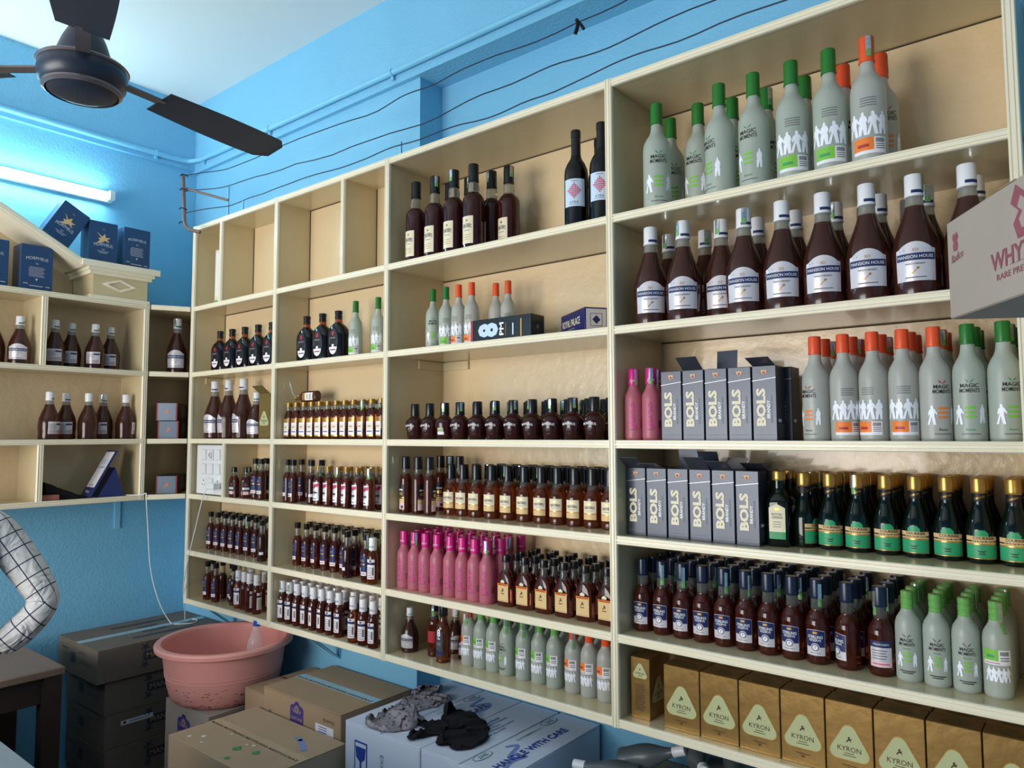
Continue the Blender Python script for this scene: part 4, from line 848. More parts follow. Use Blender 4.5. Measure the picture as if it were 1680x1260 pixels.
for x, y, k in ((-2.320, 1.845, 'dark180'), (-2.196, 1.836, 'navy180'), (-2.150, 1.828, 'amber180')):
    bottle(k, 'whisky_bottle', x, y, top(5), {'dark180': 'small dark unlabelled bottle pulled forward from the navy rank', 'navy180': 'small navy label bottle pulled forward beside the amber one', 'amber180': 'small pale amber bottle pulled forward at the bay end'}[k], None, J(.4), .3)
for x, y, k in ((-3.421, 1.902, 'navy180'), (-3.381, 1.853, 'navy180'), (-3.300, 1.850, 'navy180'), (-3.345, 1.910, 'dark180'), (-3.235, 1.895, 'navy180'), (-3.275, 1.925, 'dark180'), (-3.172, 1.868, 'dark180')):
    bottle(k, 'whisky_bottle', x, y, top(6), 'small dark black-capped bottle on the lowest shelf', 'dark bottles lowest shelf leftmost '+k, .3+J(.5), 0)
for x, y, k in ((-3.102, 1.850, 'amber180'), (-3.052, 1.850, 'white180'), (-2.996, 1.842, 'white180'), (-2.940, 1.842, 'white180'), (-3.078, 1.900, 'white180'), (-2.968, 1.900, 'white180')):
    bottle(k, 'whisky_bottle', x, y, top(6), 'small amber bottle with white cap among darker ones' if k == 'amber180' else 'small brown white-capped bottle, label turned away', None if k == 'amber180' else 'white capped bottles leftmost bay', .3 if k == 'amber180' else 1.7+J(.4), .2)
for i, x in enumerate((-2.735, -2.684, -2.630, -2.575, -2.520, -2.465, -2.410, -2.355, -2.252, -2.194, -2.136)):
    k = 'amber180' if i == 8 else 'white180'; y = 1.836-(.014 if i > 7 else 0)
    bottle(k, 'whisky_bottle', x, y, top(6), 'small pale amber bottle with white cap in the white-capped rank' if k == 'amber180' else 'small brown white-capped bottle, white label, front rank', None if k == 'amber180' else 'white capped bottles in front', .1+J(.5), .25)
for j, y in enumerate((1.882, 1.928)):
    for x in lin_(-2.71, .0555, 11): bottle('white180', 'whisky_bottle', x, y, top(6), 'small white-capped bottle in rank %s' % ('two' if j == 0 else 'three'), 'white capped bottles behind %d' % j, J(.8), .2)

# side cabinet and corner unit
for i, (x, y) in enumerate(((-3.705, 1.030), (-3.66, 1.113))): bottle('man375' if i else 'man375b', 'brandy_bottle', x, y, 1.9555, 'medium brandy bottle between two side cabinet dividers', 'brandy bottles left of divider', 1.1, .4)
for i, (x, y) in enumerate(((-3.66, 1.250), (-3.71, 1.336), (-3.66, 1.420), (-3.71, 1.508))): bottle('man375b', 'brandy_bottle', x, y, 1.9555, 'medium brandy bottle, upper shelf of the side cabinet', 'brandy bottles upper side shelf', 1.15+J(.15), .2)
for i, (x, y) in enumerate(((-3.66, 1.240), (-3.71, 1.325), (-3.66, 1.402), (-3.71, 1.486), (-3.66, 1.568))): bottle('man375b', 'brandy_bottle', x, y, 1.6305, 'medium brandy bottle, middle shelf of the side cabinet', 'brandy bottles middle side shelf', (1.9, 1.2, -1.2, .9, 2.6)[i], .4)
bottle('man750', 'brandy_bottle', -3.630, 1.795, 1.9555, 'large brandy bottle with silver label in the narrow corner shelf', None, .95, 1)
bottle('man750', 'brandy_bottle', -3.560, 1.897, 1.9555, 'large brandy bottle behind another in the narrow corner shelf', None, 1.2, 1)

# ------------------------------------------------------------------ gift boxes on the shelves
def boxthing(name, loc, rz, d, label, group, bodym, deco=None, open_=False, cat='box', rot=None, flaps=None):
    """upright carton: d = (width, depth, height), origin at the bottom centre; front face is local -y"""
    o = thing(name, loc, label, cat, rz, group)
    if rot: o.rotation_euler = rot
    key = (name, tuple(d), bodym)
    if key not in BOXM:
        L = [('carton', MB().bevbox((0, 0, d[2]/2), d, bodym, .0012).mesh('carton'))]
        if deco: L += [(n, q.mesh(n)) for n, mb in deco(d) for q in clusters(mb)]
        BOXM[key] = L
    for n, me in BOXM[key]: link(n, me, o)
    if open_:
        for sx, ang in open_:
            f = MB().box((0, 0, d[1]*.42), (d[0]*.94, .0012, d[1]*.84), bodym); f.rect(plane_map((0, .0007 if sx > 0 else -.0007, 0), (-sx, 0, 0), (0, 0, 1)), -d[0]*.47, d[0]*.47, 0, d[1]*.84, 'box_inside', .0002, 1, 1)
            fo = f.obj('flap', o, loc=(0, -sx*d[1]/2*.96, d[2]), rot=(ang, 0, 0))
    return o
BOXM = {}
FM = lambda d, off=0: plane_map((0, -d[1]/2, 0), (1, 0, 0), (0, 0, 1))
SM = lambda d: plane_map((d[0]/2, 0, 0), (0, 1, 0), (0, 0, 1))
TM = lambda d: plane_map((0, 0, d[2]), (1, 0, 0), (0, 1, 0))
def bols_deco(d):
    mp = FM(d); w, h = d[0], d[2]; mb = MB()
    mb.text(mp, 'BOLS', -w*.14, h*.45, h*.50, 'paper_cream', .0012, ht=w*.40, rot=90, bold=.05); mb.text(mp, 'BRANDY', w*.17, h*.42, h*.24, 'ink_white', .0010, ht=w*.13, rot=90, bold=.02)
    mb.text(mp, 'SPECIAL X O EXCELLENCE', w*.30, h*.42, h*.36, 'ink_grey', .0010, ht=w*.06, rot=90)
    mb.poly(mp, [(-.5, -.012), (.5, .11), (.5, .13), (-.5, .008)], 0, h*.80, w*1.0, 'paper_silver'); mb.rect(mp, -w*.40, w*.40, h*.075, h*.082, 'ink_grey', .0006, 1, 1)
    o = [(math.cos(a)*.5, math.sin(a)*.5) for a in [2*PI*i/10 for i in range(10)]]
    mb.poly(mp, [(-.5, .5), (-.2, .3), (0, .5), (.2, .3), (.5, .5), (.4, -.1), (0, -.5), (-.4, -.1)], 0, h*.91, w*.25, 'paper_tan'); mb.poly(mp, [(-.3, .3), (.3, .3), (.3, -.1), (0, -.5), (-.3, -.1)], 0, h*.905, w*.18, 'ink_red', .0012); mb.rect(mp, -w*.26, w*.26, h*.908, h*.912, 'ink_grey', .0006, 1, 1)
    sd = MB(); sp = SM(d)
    for i in range(5): sd.rect(sp, -d[1]*.35, d[1]*.30, h*(.06+.035*i), h*(.075+.035*i), 'ink_grey', .0006, 1, 1)
    sd.rect(sp, -d[1]*.35, 0, h*.25, h*.29, 'paper_white', .0006, 1, 1)
    return [('front_print', mb), ('side_print', sd)]
BW, BD, BH = .0605, .064, .190
FL = {0: [(-1, -1.0)], 1: [(1, .9)], 2: [(1, .15)], 3: [(-1, -1.2), (1, 1.2)], 4: [], 5: [(-1, -.6)]}
for j, y in enumerate((1.830+BD/2, 1.830+BD*1.5+.003)):
    for i in range(5):
        if j == 1 and i < 1: continue
        op = {(0, 1): [(1, .95)], (0, 4): [(1, 1.25)], (1, 2): [(1, -.1)]}.get((j, i), [])
        boxthing('brandy_box', (-.918+.0642*i+.004*j+(.012 if j and i == 4 else 0), y, top(3)), 0, (BW, BD, BH), 'slate brandy box, cream lettering, beside pink bottles' if j == 0 else 'slate brandy box standing behind the upper box rank', 'slate boxes upper %d' % j, 'box_slate', bols_deco, op)
for j, y in enumerate((1.847+BD/2, 1.847+BD*1.5+.003)):
    for i in range(6):
        op = {(0, 0): [(1, 1.0)], (0, 1): [(1, 1.3)], (0, 3): [(1, .9)], (0, 4): [(-1, -1.0), (1, 1.1)], (1, 2): [(1, .1)], (1, 3): [(1, .5)], (1, 5): [(1, 1.2)]}.get((j, i), [])
        boxthing('brandy_box', (-1.041+.0645*i+.003*j, y, top(4)), 0, (BW, BD, BH), 'slate brandy box, cream lettering, beside square green bottle' if j == 0 else 'slate brandy box standing behind the lower box rank', 'slate boxes lower %d' % j, 'box_slate', bols_deco, op)
TRI = []
for c in range(3):
    a0 = PI/2+c*2*PI/3; cx, cy = math.cos(a0)*.40, math.sin(a0)*.40
    for i in range(6): a = a0-1.05+2.1*i/5; TRI.append((cx+.20*math.cos(a), cy+.20*math.sin(a)))
HORSE = [(-.5, -.5), (-.3, -.1), (-.1, 0), (-.2, .3), (0, .5), (.2, .4), (.1, .1), (.5, .2), (.3, -.1), (.45, -.5), (.2, -.2), (-.1, -.2), (-.3, -.5)]
def kyron_front(mb, mp, w, h, k=1.0, cz=.42):
    mb.poly(mp, TRI, 0, h*cz, w*.80*k, 'ink_gold', .0006); mb.poly(mp, TRI, 0, h*cz, w*.76*k, 'pale_green', .0009)
    mb.text(mp, 'KYRON', 0, h*cz-w*.06*k, w*.50*k, 'ink_brown', .0013, ht=w*.11*k); mb.poly(mp, HORSE, 0, h*cz+w*.15*k, w*.13*k, 'ink_brown', .0012)
    mb.rect(mp, -w*.10*k, w*.10*k, h*cz-w*.165*k, h*cz-w*.150*k, 'ink_brown', .0012, 1, 1); mb.rect(mp, -w*.14*k, w*.14*k, h*cz-w*.215*k, h*cz-w*.20*k, 'ink_brown', .0012, 1, 1)
def kyron_deco(d):
    w, h = d[0], d[2]; mb = MB(); mp = FM(d); kyron_front(mb, mp, w, h); mb.rect(mp, -w*.16, w*.16, h*.155, h*.165, 'ink_brown', .0006, 1, 1); mb.poly(mp, [(-.5, .2), (0, -.5), (.5, .2), (0, 0)], 0, h*.13, w*.10, 'ink_brown', .0006)
    t = MB(); t.poly(TM(d), TRI, 0, 0, d[1]*.55, 'box_olive', .0006, kx=w*.5); sd = MB(); kyron_front(sd, SM(d), d[1], h, .9, .45)
    return [('front_print', mb), ('top_print', t), ('side_print', sd)]
def kyron_side(d):
    w, h = d[0], d[2]; mb = MB(); mp = FM(d); kyron_front(mb, mp, w, h, .9, .76)
    for i in range(14): mb.rect(mp, -w*.27, w*(.20+.04*((i*7) % 3)), h*(.14+.031*i), h*(.152+.031*i), 'ink_brown', .0006, 1, 1)
    sd = MB(); kyron_front(sd, SM(d), d[1], h, .9, .42); return [('front_print', mb), ('side_print', sd)]
boxthing('brandy_gift_box', (-1.030, 1.885, top(6)), 0, (.058, .098, .166), 'gold brandy box turned narrow side forward by the bay divider', None, 'foil_gold', kyron_side)
for j, y in enumerate((1.828+.031, 1.828+.031+.065, 1.828+.031+.130)):
    for i in range(8):
        x = -.903+.1042*i
        if x > -.17: x = -.177
        boxthing('brandy_gift_box', (x+.003*j*(i < 7), y, top(6)), 0, (.1015, .062, .166), 'gold brandy box, pale green triangle, front rank' if j == 0 else 'gold brandy box in the %s rank' % ('second' if j == 1 else 'third'), 'gold boxes rank %d' % j, 'foil_gold', kyron_deco)
boxthing('brandy_gift_box', (-2.930, 1.885, top(3)), .0, (.085, .062, .205), 'dull gold box with green triangle squeezed beside the leftmost brandy bottles', None, 'box_olive', kyron_deco, [(1, .9)])
def slim_deco(d):
    mb = MB(); mp = FM(d); w, h = d[0], d[2]; mb.rect(mp, -w*.45, w*.45, h*.20, h*.96, 'paper_white', .0006, 1, 1); mb.rect(mp, -w*.45, w*.45, h*.04, h*.14, 'ink_bottlegreen', .0006, 1, 1)
    mb.text(mp, 'JACOB', 0, h*.58, h*.30, 'ink_grey', .0010, ht=w*.3, rot=90); return [('front_print', mb)]
boxthing('slim_gift_box', (-3.428, 1.925, top(1)), .45, (.060, .060, .300), 'slim white gift box with green foot in the small top left cell', None, 'paper_cream', slim_deco)
# lying boxes in the middle bay
def eight_deco(d):
    # lying with its height along the shelf; local front face carries the print
    mb = MB(); mp = FM(d); w, h = d[0], d[2]
    mb.text(mp, '8', 0, h*.70, w*.62, 'paper_blue', .0010, ht=h*.34, bold=.05); mb.text(mp, 'PM', 0, h*.475, w*.55, 'ink_white', .0010, ht=h*.07, bold=.03); mb.rect(mp, -w*.3, w*.25, h*.405, h*.41, 'ink_gold', .0006, 1, 1)
    mb.rect(mp, -w*.30, w*.2, h*.28, h*.30, 'paper_blue', .0006, 1, 1); mb.rect(mp, -w*.4, w*.35, h*.15, h*.17, 'ink_gold', .0006, 1, 1); mb.rect(mp, -w*.5, w*.5, h*.965, h, 'ink_red', .0006, 1, 1)
    t = MB(); t.rect(plane_map((0, 0, 0), (-1, 0, 0), (0, 1, 0)), -w*.08, w*.08, -w*.1, w*.06, 'ink_grey', .0006, 1, 1); return [('front_print', mb), ('end_print', t)]
boxthing('whisky_box', (-1.397, 1.862, top(2)+.0388), 0, (.077, .070, .258), 'black whisky box with a large eight lying on its side', None, 'box_black', eight_deco, rot=(0, -PI/2, 0))
def royal_deco(d):
    mb = MB(); mp = FM(d); w, h = d[0], d[2]
    for a, b, c, e in ((-w*.5, -w*.47, 0, h), (w*.47, w*.5, 0, h)): mb.rect(mp, a, b, c, e, 'ink_gold', .0005, 1, 1)
    mb.text(mp, 'ROYAL PALACE', -w*.05, h*.45, h*.74, 'paper_cream', .0010, ht=w*.30, rot=90, bold=.01); mb.rect(mp, w*.18, w*.24, h*.30, h*.60, 'ink_grey', .0006, 1, 1)
    t = MB(); tp = plane_map((0, 0, h), (1, 0, 0), (0, 1, 0)); t.rect(tp, -w*.44, w*.44, -d[1]*.44, d[1]*.44, 'paper_silver', .0006, 1, 1); t.rect(tp, -w*.26, w*.26, -d[1]*.26, d[1]*.26, 'ink_navy', .0010, 1, 1); t.rect(tp, -w*.24, w*.24, -d[1]*.24, d[1]*.24, 'paper_silver', .0014, 1, 1)
    t.poly(tp, [(-.5, 0), (0, -.5), (.5, 0), (0, .5)], 0, 0, d[1]*.36, 'ink_navy', .0018); return [('front_print', mb), ('end_print', t)]
b_ = boxthing('whisky_box', (0, 0, 0), 0, (.075, .075, .200), 'dark blue whisky box with silver lettering lying askew against the divider', None, 'box_royal', royal_deco)
b_.matrix_world = Matrix.Translation((-1.342, 1.975, top(2)+.0385)) @ Matrix.Rotation(-.60, 4, 'Z') @ Matrix.Rotation(PI/2, 4, 'Y')
# boxes on and under the pediment
def morph_deco(front):
    def f(d):
        mb = MB(); mp = FM(d); w, h = d[0], d[2]
        if front:
            mb.text(mp, 'MORPHEUS', 0, h*.44, w*.66, 'paper_silver', .0009, ht=h*.075, arc=h*.02); mb.text(mp, 'XO', 0, h*.34, w*.10, 'paper_silver', .0009, ht=h*.035)
            mb.poly(mp, [(-.5, .45), (-.1, .15), (.1, .4), (.15, .1), (.5, .12), (.25, -.05), (.45, -.25), (.1, -.15), (-.1, -.3), (-.5, -.4), (-.25, -.15), (-.4, 0), (-.15, .05)], 0, h*.60, w*.50, 'paper_tan'); mb.rect(mp, -w*.05, w*.05, h*.80, h*.84, 'ink_grey', .0006, 1, 1)
            for i in range(2): mb.rect(mp, -w*(.2-.06*i), w*(.2-.06*i), h*(.29-.035*i), h*(.30-.035*i), 'paper_silver', .0006, 1, 1)
        else:
            mb.text(mp, 'MORPHEUS', 0, h*.70, w*.68, 'paper_silver', .0009, ht=h*.065, arc=h*.02); mb.text(mp, 'XO', 0, h*.60, w*.10, 'paper_silver', .0009, ht=h*.035)
            for i in range(8): mb.rect(mp, -w*(.25-.03*(i in (0, 7))), w*(.25-.03*(i % 3)), h*(.32+.028*i), h*(.327+.028*i), 'paper_silver', .0006, 1, 1)
            mb.poly(mp, [(-.5, .5), (.5, .5), (0, -.5)], 0, h*.25, w*.08, 'paper_silver'); mb.rect(mp, -w*.22, w*.2, h*.11, h*.125, 'paper_silver', .0006, 1, 1); mb.rect(mp, -w*.4, -w*.26, h*.15, h*.165, 'paper_silver', .0006, 1, 1); mb.rect(mp, w*.28, w*.42, h*.11, h*.125, 'paper_silver', .0006, 1, 1)
        return [('front_print', mb)]
    return f
boxthing('brandy_case', (-3.671, 1.425, 2.4525), PI/2, (.124, .10, .200), 'navy brandy box with winged emblem standing on the cornice ledge', None, 'box_navyblue', morph_deco(True))
boxthing('printed_brandy_case', (-3.671, 1.579, 2.4525), PI/2, (.124, .10, .200), 'navy brandy box with lines of small print on the cornice ledge', None, 'box_navyblue', morph_deco(False))
for y in (1.155, .985): boxthing('printed_brandy_case', (-3.671, y, 2.2806), PI/2, (.126, .10, .205), 'navy brandy box of small print under the sloping board', 'navy boxes under the slope', 'box_navyblue', morph_deco(False))
b_ = boxthing('brandy_case', (0, 0, 0), 0, (.124, .10, .200), 'navy brandy box with winged emblem tipped on the sloping board', None, 'box_navyblue', morph_deco(True))
sl = math.atan2(2.847-2.440, 1.345-.62)
b_.matrix_world = Matrix.Translation((-3.671, 1.345-.150*math.cos(sl)+.0, 2.440+.150*math.sin(sl)+.0005)) @ Matrix.Rotation(-sl, 4, 'X') @ Matrix.Rotation(PI/2, 4, 'Z') @ Matrix.Translation((0, 0, 0))
# black boxes in the corner unit
def eight_end(d):
    mb = MB(); mp = FM(d); mb.rect(mp, -d[0]*.44, d[0]*.44, d[2]*.02, d[2]*.98, 'plastic_slate', .0004, 1, 1); mb.poly(mp, HORSE, 0, d[2]*.5, d[2]*.24, 'ink_orange', .0008); sd = MB(); sp = SM(d); o = [(math.cos(a)*.5, math.sin(a)*.5) for a in [2*PI*i/14 for i in range(14)]]
    for c in (-.02, .03): sd.poly(sp, o, c, d[2]*.5, d[2]*.62, 'ink_grey', .0006, kx=.045); sd.rect(sp, c-.011, c+.011, d[2]*.44, d[2]*.56, 'box_black', .0012, 1, 1)
    e = MB()
    for s in (-1, 1): e.rect(mp, s*d[0]*.5-.004 if s > 0 else -d[0]*.5, d[0]*.5 if s > 0 else -d[0]*.5+.004, 0, d[2], 'ink_red', .0004, 1, 1)
    return [('end_emblem', mb), ('side_print', sd), ('red_edge', e)]
def lying(x, y, z, rz, lb): boxthing('whisky_carton', (x-.8*.12, y+.6*.12, z), rz, (.094, .24, .088), lb, None, 'box_black', eight_end)
lying(-3.562, 1.728, 1.6308, .927, 'black whisky box with orange emblem lying under another in the corner shelf')
lying(-3.560, 1.722, 1.6308+.0885, .90, 'black whisky box with orange emblem lying on top of another in the corner shelf')
lying(-3.562, 1.728, 1.3638, .927, 'dull black whisky box lying alone on the lowest corner shelf')

# ------------------------------------------------------------------ wiring, lamp, fan
def smooth_pts(P, n=6):
    P = [Vector(p) for p in P]; Q = [P[0]]+P+[P[-1]]; out = []
    for i in range(1, len(Q)-2):
        a, b, c, d = Q[i-1], Q[i], Q[i+1], Q[i+2]
        for k in range(n):
            t = k/n; out.append(.5*((2*b)+(c-a)*t+(2*a-5*b+4*c-d)*t*t+(3*b-a-3*c+d)*t**3))
    return out+[P[-1]]
def wavy(pts, amp, seed):
    out = []
    for i, p in enumerate(smooth_pts(pts, 8)): out.append(p+Vector((0, amp*.5*noise.noise(p*6+Vector((seed, 3, 0))), amp*noise.noise(p*5+Vector((0, 0, seed))))))
    return out
WY = 1.812
for i, (P, lb) in enumerate((([(-3.421, 1.708, 2.905), (-3.25, 1.775, 2.915), (-3.05, WY, 2.92), (-2.78, WY, 2.925), (-2.13, WY, 2.905), (-1.81, WY, 2.918), (-1.20, WY, 2.915), (-.6, WY, 2.93), (.4, WY, 2.93)], 'highest black wire strung above the long shelf'),
        ([(-3.412, 1.708, 2.832), (-3.25, 1.78, 2.835), (-2.97, WY, 2.825), (-2.06, WY, 2.785), (-1.46, WY, 2.800), (-1.09, WY, 2.792), (-.75, WY, 2.81), (.4, WY, 2.81)], 'middle black wire strung above the long shelf'),
        ([(-3.404, 1.708, 2.725), (-3.25, 1.775, 2.735), (-3.10, WY, 2.740), (-2.68, WY, 2.742), (-2.27, WY, 2.722), (-2.0, WY, 2.732), (-1.57, WY, 2.715), (-1.20, WY, 2.730), (-.87, WY, 2.740), (-.3, WY, 2.74), (.4, WY, 2.74)], 'lowest black wire just above the long shelf top'))):
    tag(MB().tube(wavy(P, .014, i*7.3), .0022, 'wire', 6).obj('fence_wire'), lb, 'wire')
for x, z0, z1, lb in ((-3.215, ROW[0]+.012, 2.838, 'tall blue iron peg on the shelf top holding the wires'), (-2.002, ROW[0]+.012, 2.745, 'short blue iron peg on the shelf top above the pillar edge'), (-3.084, ROW[0]+.012, 2.742, 'short blue iron peg on the shelf top near the corner')):
    tag(MB().bb(x-.004, x+.004, WY+.003, WY+.010, z0-.002, z1, 'pipe_paint').obj('wire_peg'), lb, 'peg')
t = thing('fence_post', (-3.40, 1.70, 2.62), 'rusty bent iron post with a cross arm in the room corner', 'post')
MB().tube(smooth_pts([(-.028, 0, .295), (-.018, 0, .20), (-.006, 0, .10), (.005, 0, .045), (.030, .01, .015), (.075, .04, .0)]), .009, 'rust', 8).obj('upright', t)
MB().tube([(-.015, 0, .225), (.19, .115, .150)], .006, 'rust', 6).obj('cross_arm', t)
for z in (.285, .215, .12, .05): MB().tube([(-.03, -.012, z), (-.012, -.014, z+.004), (.006, 0, z), (-.008, .013, z-.003)], .003, 'wire', 5).obj('tie', t)
t = thing('knotted_rag', (-1.20, WY, 2.90), 'small dark rag knotted round the highest wire', 'rag')
MB().tube(smooth_pts([(-.004, 0, .020), (.004, -.006, .008), (-.002, 0, -.004), (-.010, 0, -.022)]), .006, 'cloth_black', 6, None).obj('knot', t)
MB().tube(smooth_pts([(0, 0, .012), (.012, -.002, .0), (.022, 0, -.018)]), .005, 'cloth_black', 6).obj('tail', t)
t = thing('conduit_pipe', (XL, 1.0, 3.1), 'blue painted cable conduit bending round the corner under the beams', 'pipe')
inv = Vector((-XL, -1.0, -3.1))
o = MB().tube([(XL+.034, -2.4, 3.118)]+[(XL+.034, y, 3.122) for y in (0.5, 1.2, 1.70, 1.82)]+smooth_pts([(XL+.034, 1.84, 3.124), (XL+.045, 1.905, 3.126), (XL+.11, 1.936, 3.128)], 5)+[(-3.5, 1.938, 3.126), (-2.2, 1.938, 3.12), (-1.4, 1.938, 3.118), (1.9, 1.938, 3.115)], .0125, 'pipe_paint', 12).obj('pipe', t); o.location = inv
for P, ax in (((XL+.034, 1.737, 3.124), 'y'), ((-3.69, 1.938, 3.128), 'x'), ((-3.07, 1.938, 3.124), 'x'), ((-2.19, 1.938, 3.12), 'x'), ((-1.3, 1.938, 3.118), 'x')):
    d = Vector((.006, 0, 0)) if ax == 'x' else Vector((0, .006, 0)); o = MB().tube([Vector(P)-d, Vector(P)+d], .0155, 'pipe_paint', 12).obj('saddle_clip', t); o.location = inv
    q = Vector((0, .006, -.022)) if ax == 'x' else Vector((-.006, 0, -.022)); o = MB().box(Vector(P)+q, (.012, .012, .014), 'pipe_paint').obj('clip_foot', t); o.location = inv
t = thing('tube_light', (XL, 1.0, 2.83), 'glowing white tube light fixed to the left wall above the navy boxes', 'lamp')
MB().bb(.001, .028, -.70, .53, -.022, .028, 'fixture_white').obj('batten', t)
MB().tube([(.052, -.68, .004), (.052, .508, .004)], .0135, 'tube_glow', 14).obj('tube', t)
for y in (-.695, .515): MB().bb(.028, .068, y-.012, y+.012, -.018, .026, 'fixture_white').obj('end_holder', t)
FX, FY, FZ = -1.893, .685, 2.52
t = thing('ceiling_fan', (FX, FY, FZ), 'dark ceiling fan with bell shaped motor hanging on a rod', 'fan')
MB().tube([(0, 0, .145), (0, 0, CEIL-FZ-.001)], .0115, 'fan_dark', 14).obj('down_rod', t)
MB().loft([(.858, .03), (.880, .058), (.925, .060), (.936, .05)], 'fan_dark', 24).obj('ceiling_cup', t)
MB().loft([(.028, .055), (.04, .062), (.06, .058), (.09, .048), (.115, .036), (.135, .026), (.148, .022), (.154, .014)], 'fan_dark', 28).obj('bell_cover', t)
MB().loft([(-.040, .060), (-.034, .082), (-.020, .094), (.0, .098), (.018, .097), (.028, .09), (.032, .075)], 'fan_dark', 36).obj('motor_housing', t)
MB().loft([(-.0425, .079), (-.036, .087), (-.031, .0865), (-.036, .075)], 'fan_trim', 36, close=False).obj('chrome_ring', t)
MB().loft([(-.052, .020), (-.050, .045), (-.046, .064), (-.040, .076), (-.036, .07)], 'fan_dark', 30).obj('bottom_cap', t)
MB().loft([(.018, .0975), (.022, .1015), (.026, .0985)], 'fan_trim', 36, close=False).obj('trim_band', t)
for a in (math.radians(99), math.radians(219), math.radians(339)):
    b = MB(); n = 12; vs = []
    for i in range(n+1):
        s = i/n; r = .20+.40*s; wd = (.052+.016*math.sin(s*2.4)) if s < .93 else (.052+.016*math.sin(2.3))*(1-.5*((s-.93)/.07)**2)
        for tt, zz in ((-wd, .008), (wd, -.008), (wd, -.0105), (-wd, .0055)): vs.append((r, tt, zz+.02))
    fs = [(i*4+j, i*4+(j+1) % 4, (i+1)*4+(j+1) % 4, (i+1)*4+j) for i in range(n) for j in range(4)]+[(3, 2, 1, 0), (n*4, n*4+1, n*4+2, n*4+3)]
    b.add(vs, fs, 'fan_dark'); o = b.obj('blade', t, rot=(0, 0, a)); MB().box((.150, 0, .02), (.13, .030, .005), 'fan_trim').obj('blade_arm', o)

# ------------------------------------------------------------------ switchboard, charger, cable, payment stand
t = thing('switchboard', (-3.317, 1.86, top(4)), 'white switchboard with rows of rocker switches set into the shelf cell', 'switchboard')
MB().bevbox((0, .03, .121), (.268, .12, .236), 'plastic_grey', .003).obj('back_box', t)
MB().bevbox((-.004, -.034, .121), (.262, .010, .236), 'plastic_white', .003).obj('face_plate', t)
for r in range(3):
    for c in range(3):
        x, z = -.064+.064*c, .192-.068*r
        if r < 2 or c == 1:
            MB().box((x, -.0385, z), (.046, .004, .052), 'plastic_grey').obj('switch_frame', t)
            MB().box((x, -.0415, z), (.040, .006, .046), 'plastic_white', Matrix.Rotation(.06, 3, 'X')).obj('rocker', t)
        else:
            MB().bb(x-.024, x+.024, -.041, -.037, z-.026, z+.026, 'plastic_white').obj('socket', t)
            for dx, dz, q in ((0, .013, .004), (-.009, -.006, .0028), (.009, -.006, .0028)): MB().tube([(x+dx, -.0415, z+dz), (x+dx, -.0405, z+dz)], q, 'ink_black', 8).obj('pin_hole', t)
mb = MB(); mb.tube(smooth_pts([(.0, -.0455, .205), (.012, -.0455, .198), (.010, -.0455, .178), (-.002, -.0455, .180), (0, -.0455, .200)]), .0012, 'ink_grey', 5); mb.obj('doodle', t)
MB().tube([(-.014, -.0455, .185), (-.008, -.0455, .203)], .0012, 'ink_red', 5).obj('doodle', t)
t = thing('phone_charger', (-3.245, 1.80, 1.398), 'white phone charger plugged into the switchboard', 'charger')
MB().bevbox((0, -.004, .013), (.052, .036, .030), 'plastic_white', .003).obj('plug_body', t)
MB().bb(-.012, .012, .012, .018, .006, .020, 'plastic_grey').obj('plug_pins', t)
cab = [(-3.262, 1.775, 1.400), (-3.29, 1.770, 1.36), (-3.34, 1.765, 1.22), (-3.40, 1.760, 1.05), (-3.47, 1.78, .92), (-3.53, 1.82, .80), (-3.555, 1.84, .735), (-3.60, 1.89, .729), (-3.56, 1.90, .729), (-3.52, 1.86, .7295), (-3.56, 1.80, .7295), (-3.61, 1.79, .732), (-3.63, 1.74, .84), (-3.64, 1.70, 1.0), (-3.62, 1.672, 1.2), (-3.57, 1.638, 1.335), (-3.562, 1.632, 1.372), (-3.575, 1.615, 1.3665), (-3.62, 1.565, 1.3665)]
tag(MB().tube(smooth_pts(cab, 6), .0024, 'plastic_white', 7).obj('charging_cable'), 'thin white cable looping from the charger to the payment stand', 'cable')
t = thing('payment_stand', (-3.655, 1.45, 1.3635), 'blue wedge payment stand with a tilted white card panel', 'stand')
mb = MB(); hw = .042
A = [(-.012, 0), (.105, 0), (.060, .135)]
mb.add([(-hw, y, z) for y, z in A]+[(hw, y, z) for y, z in A], [(2, 1, 0), (3, 4, 5), (0, 1, 4, 3), (1, 2, 5, 4), (2, 0, 3, 5)], 'plastic_blue'); mb.obj('wedge_base', t)
pa, pb = Vector((0, -.050, .003)), Vector((0, .062, .213)); d = (pb-pa).normalized(); nrm = Vector((1, 0, 0)).cross(d)
ln = (pb-pa).length
mb = MB(); vs = [pa+Vector((sx*.050, 0, 0))+d*s+nrm*q for q in (-.004, .004) for sx, s in ((-1, 0), (1, 0), (1, ln), (-1, ln))]
mb.add(vs, [(0, 3, 2, 1), (4, 5, 6, 7), (0, 1, 5, 4), (1, 2, 6, 5), (2, 3, 7, 6), (3, 0, 4, 7)], 'plastic_blue'); mb.obj('panel', t)
mb = MB(); mp = plane_map(pa+nrm*.004, (1, 0, 0), d); mb.rect(mp, -.044, .044, .048, ln-.008, 'paper_white', .0005, 1, 1); mb.rect(mp, -.03, .03, .165, .190, 'paper_blue', .0009, 1, 1); mb.text(mp, 'SCAN AND PAY', 0, .150, .070, 'ink_blue', .0010, ht=.008)
mb.text(mp, 'UPI', 0, .058, .034, 'ink_blue', .0010, ht=.010); mb.text(mp, 'Pay', 0, .025, .045, 'ink_white', .0010, ht=.014); mb.obj('card', t)
t = thing('black_pouch', (-3.68, 1.24, 1.3637), 'crumpled black pouch slumped over a small brick-red box', 'pouch')
mb = MB(); n = 12; vs = []; fs = []
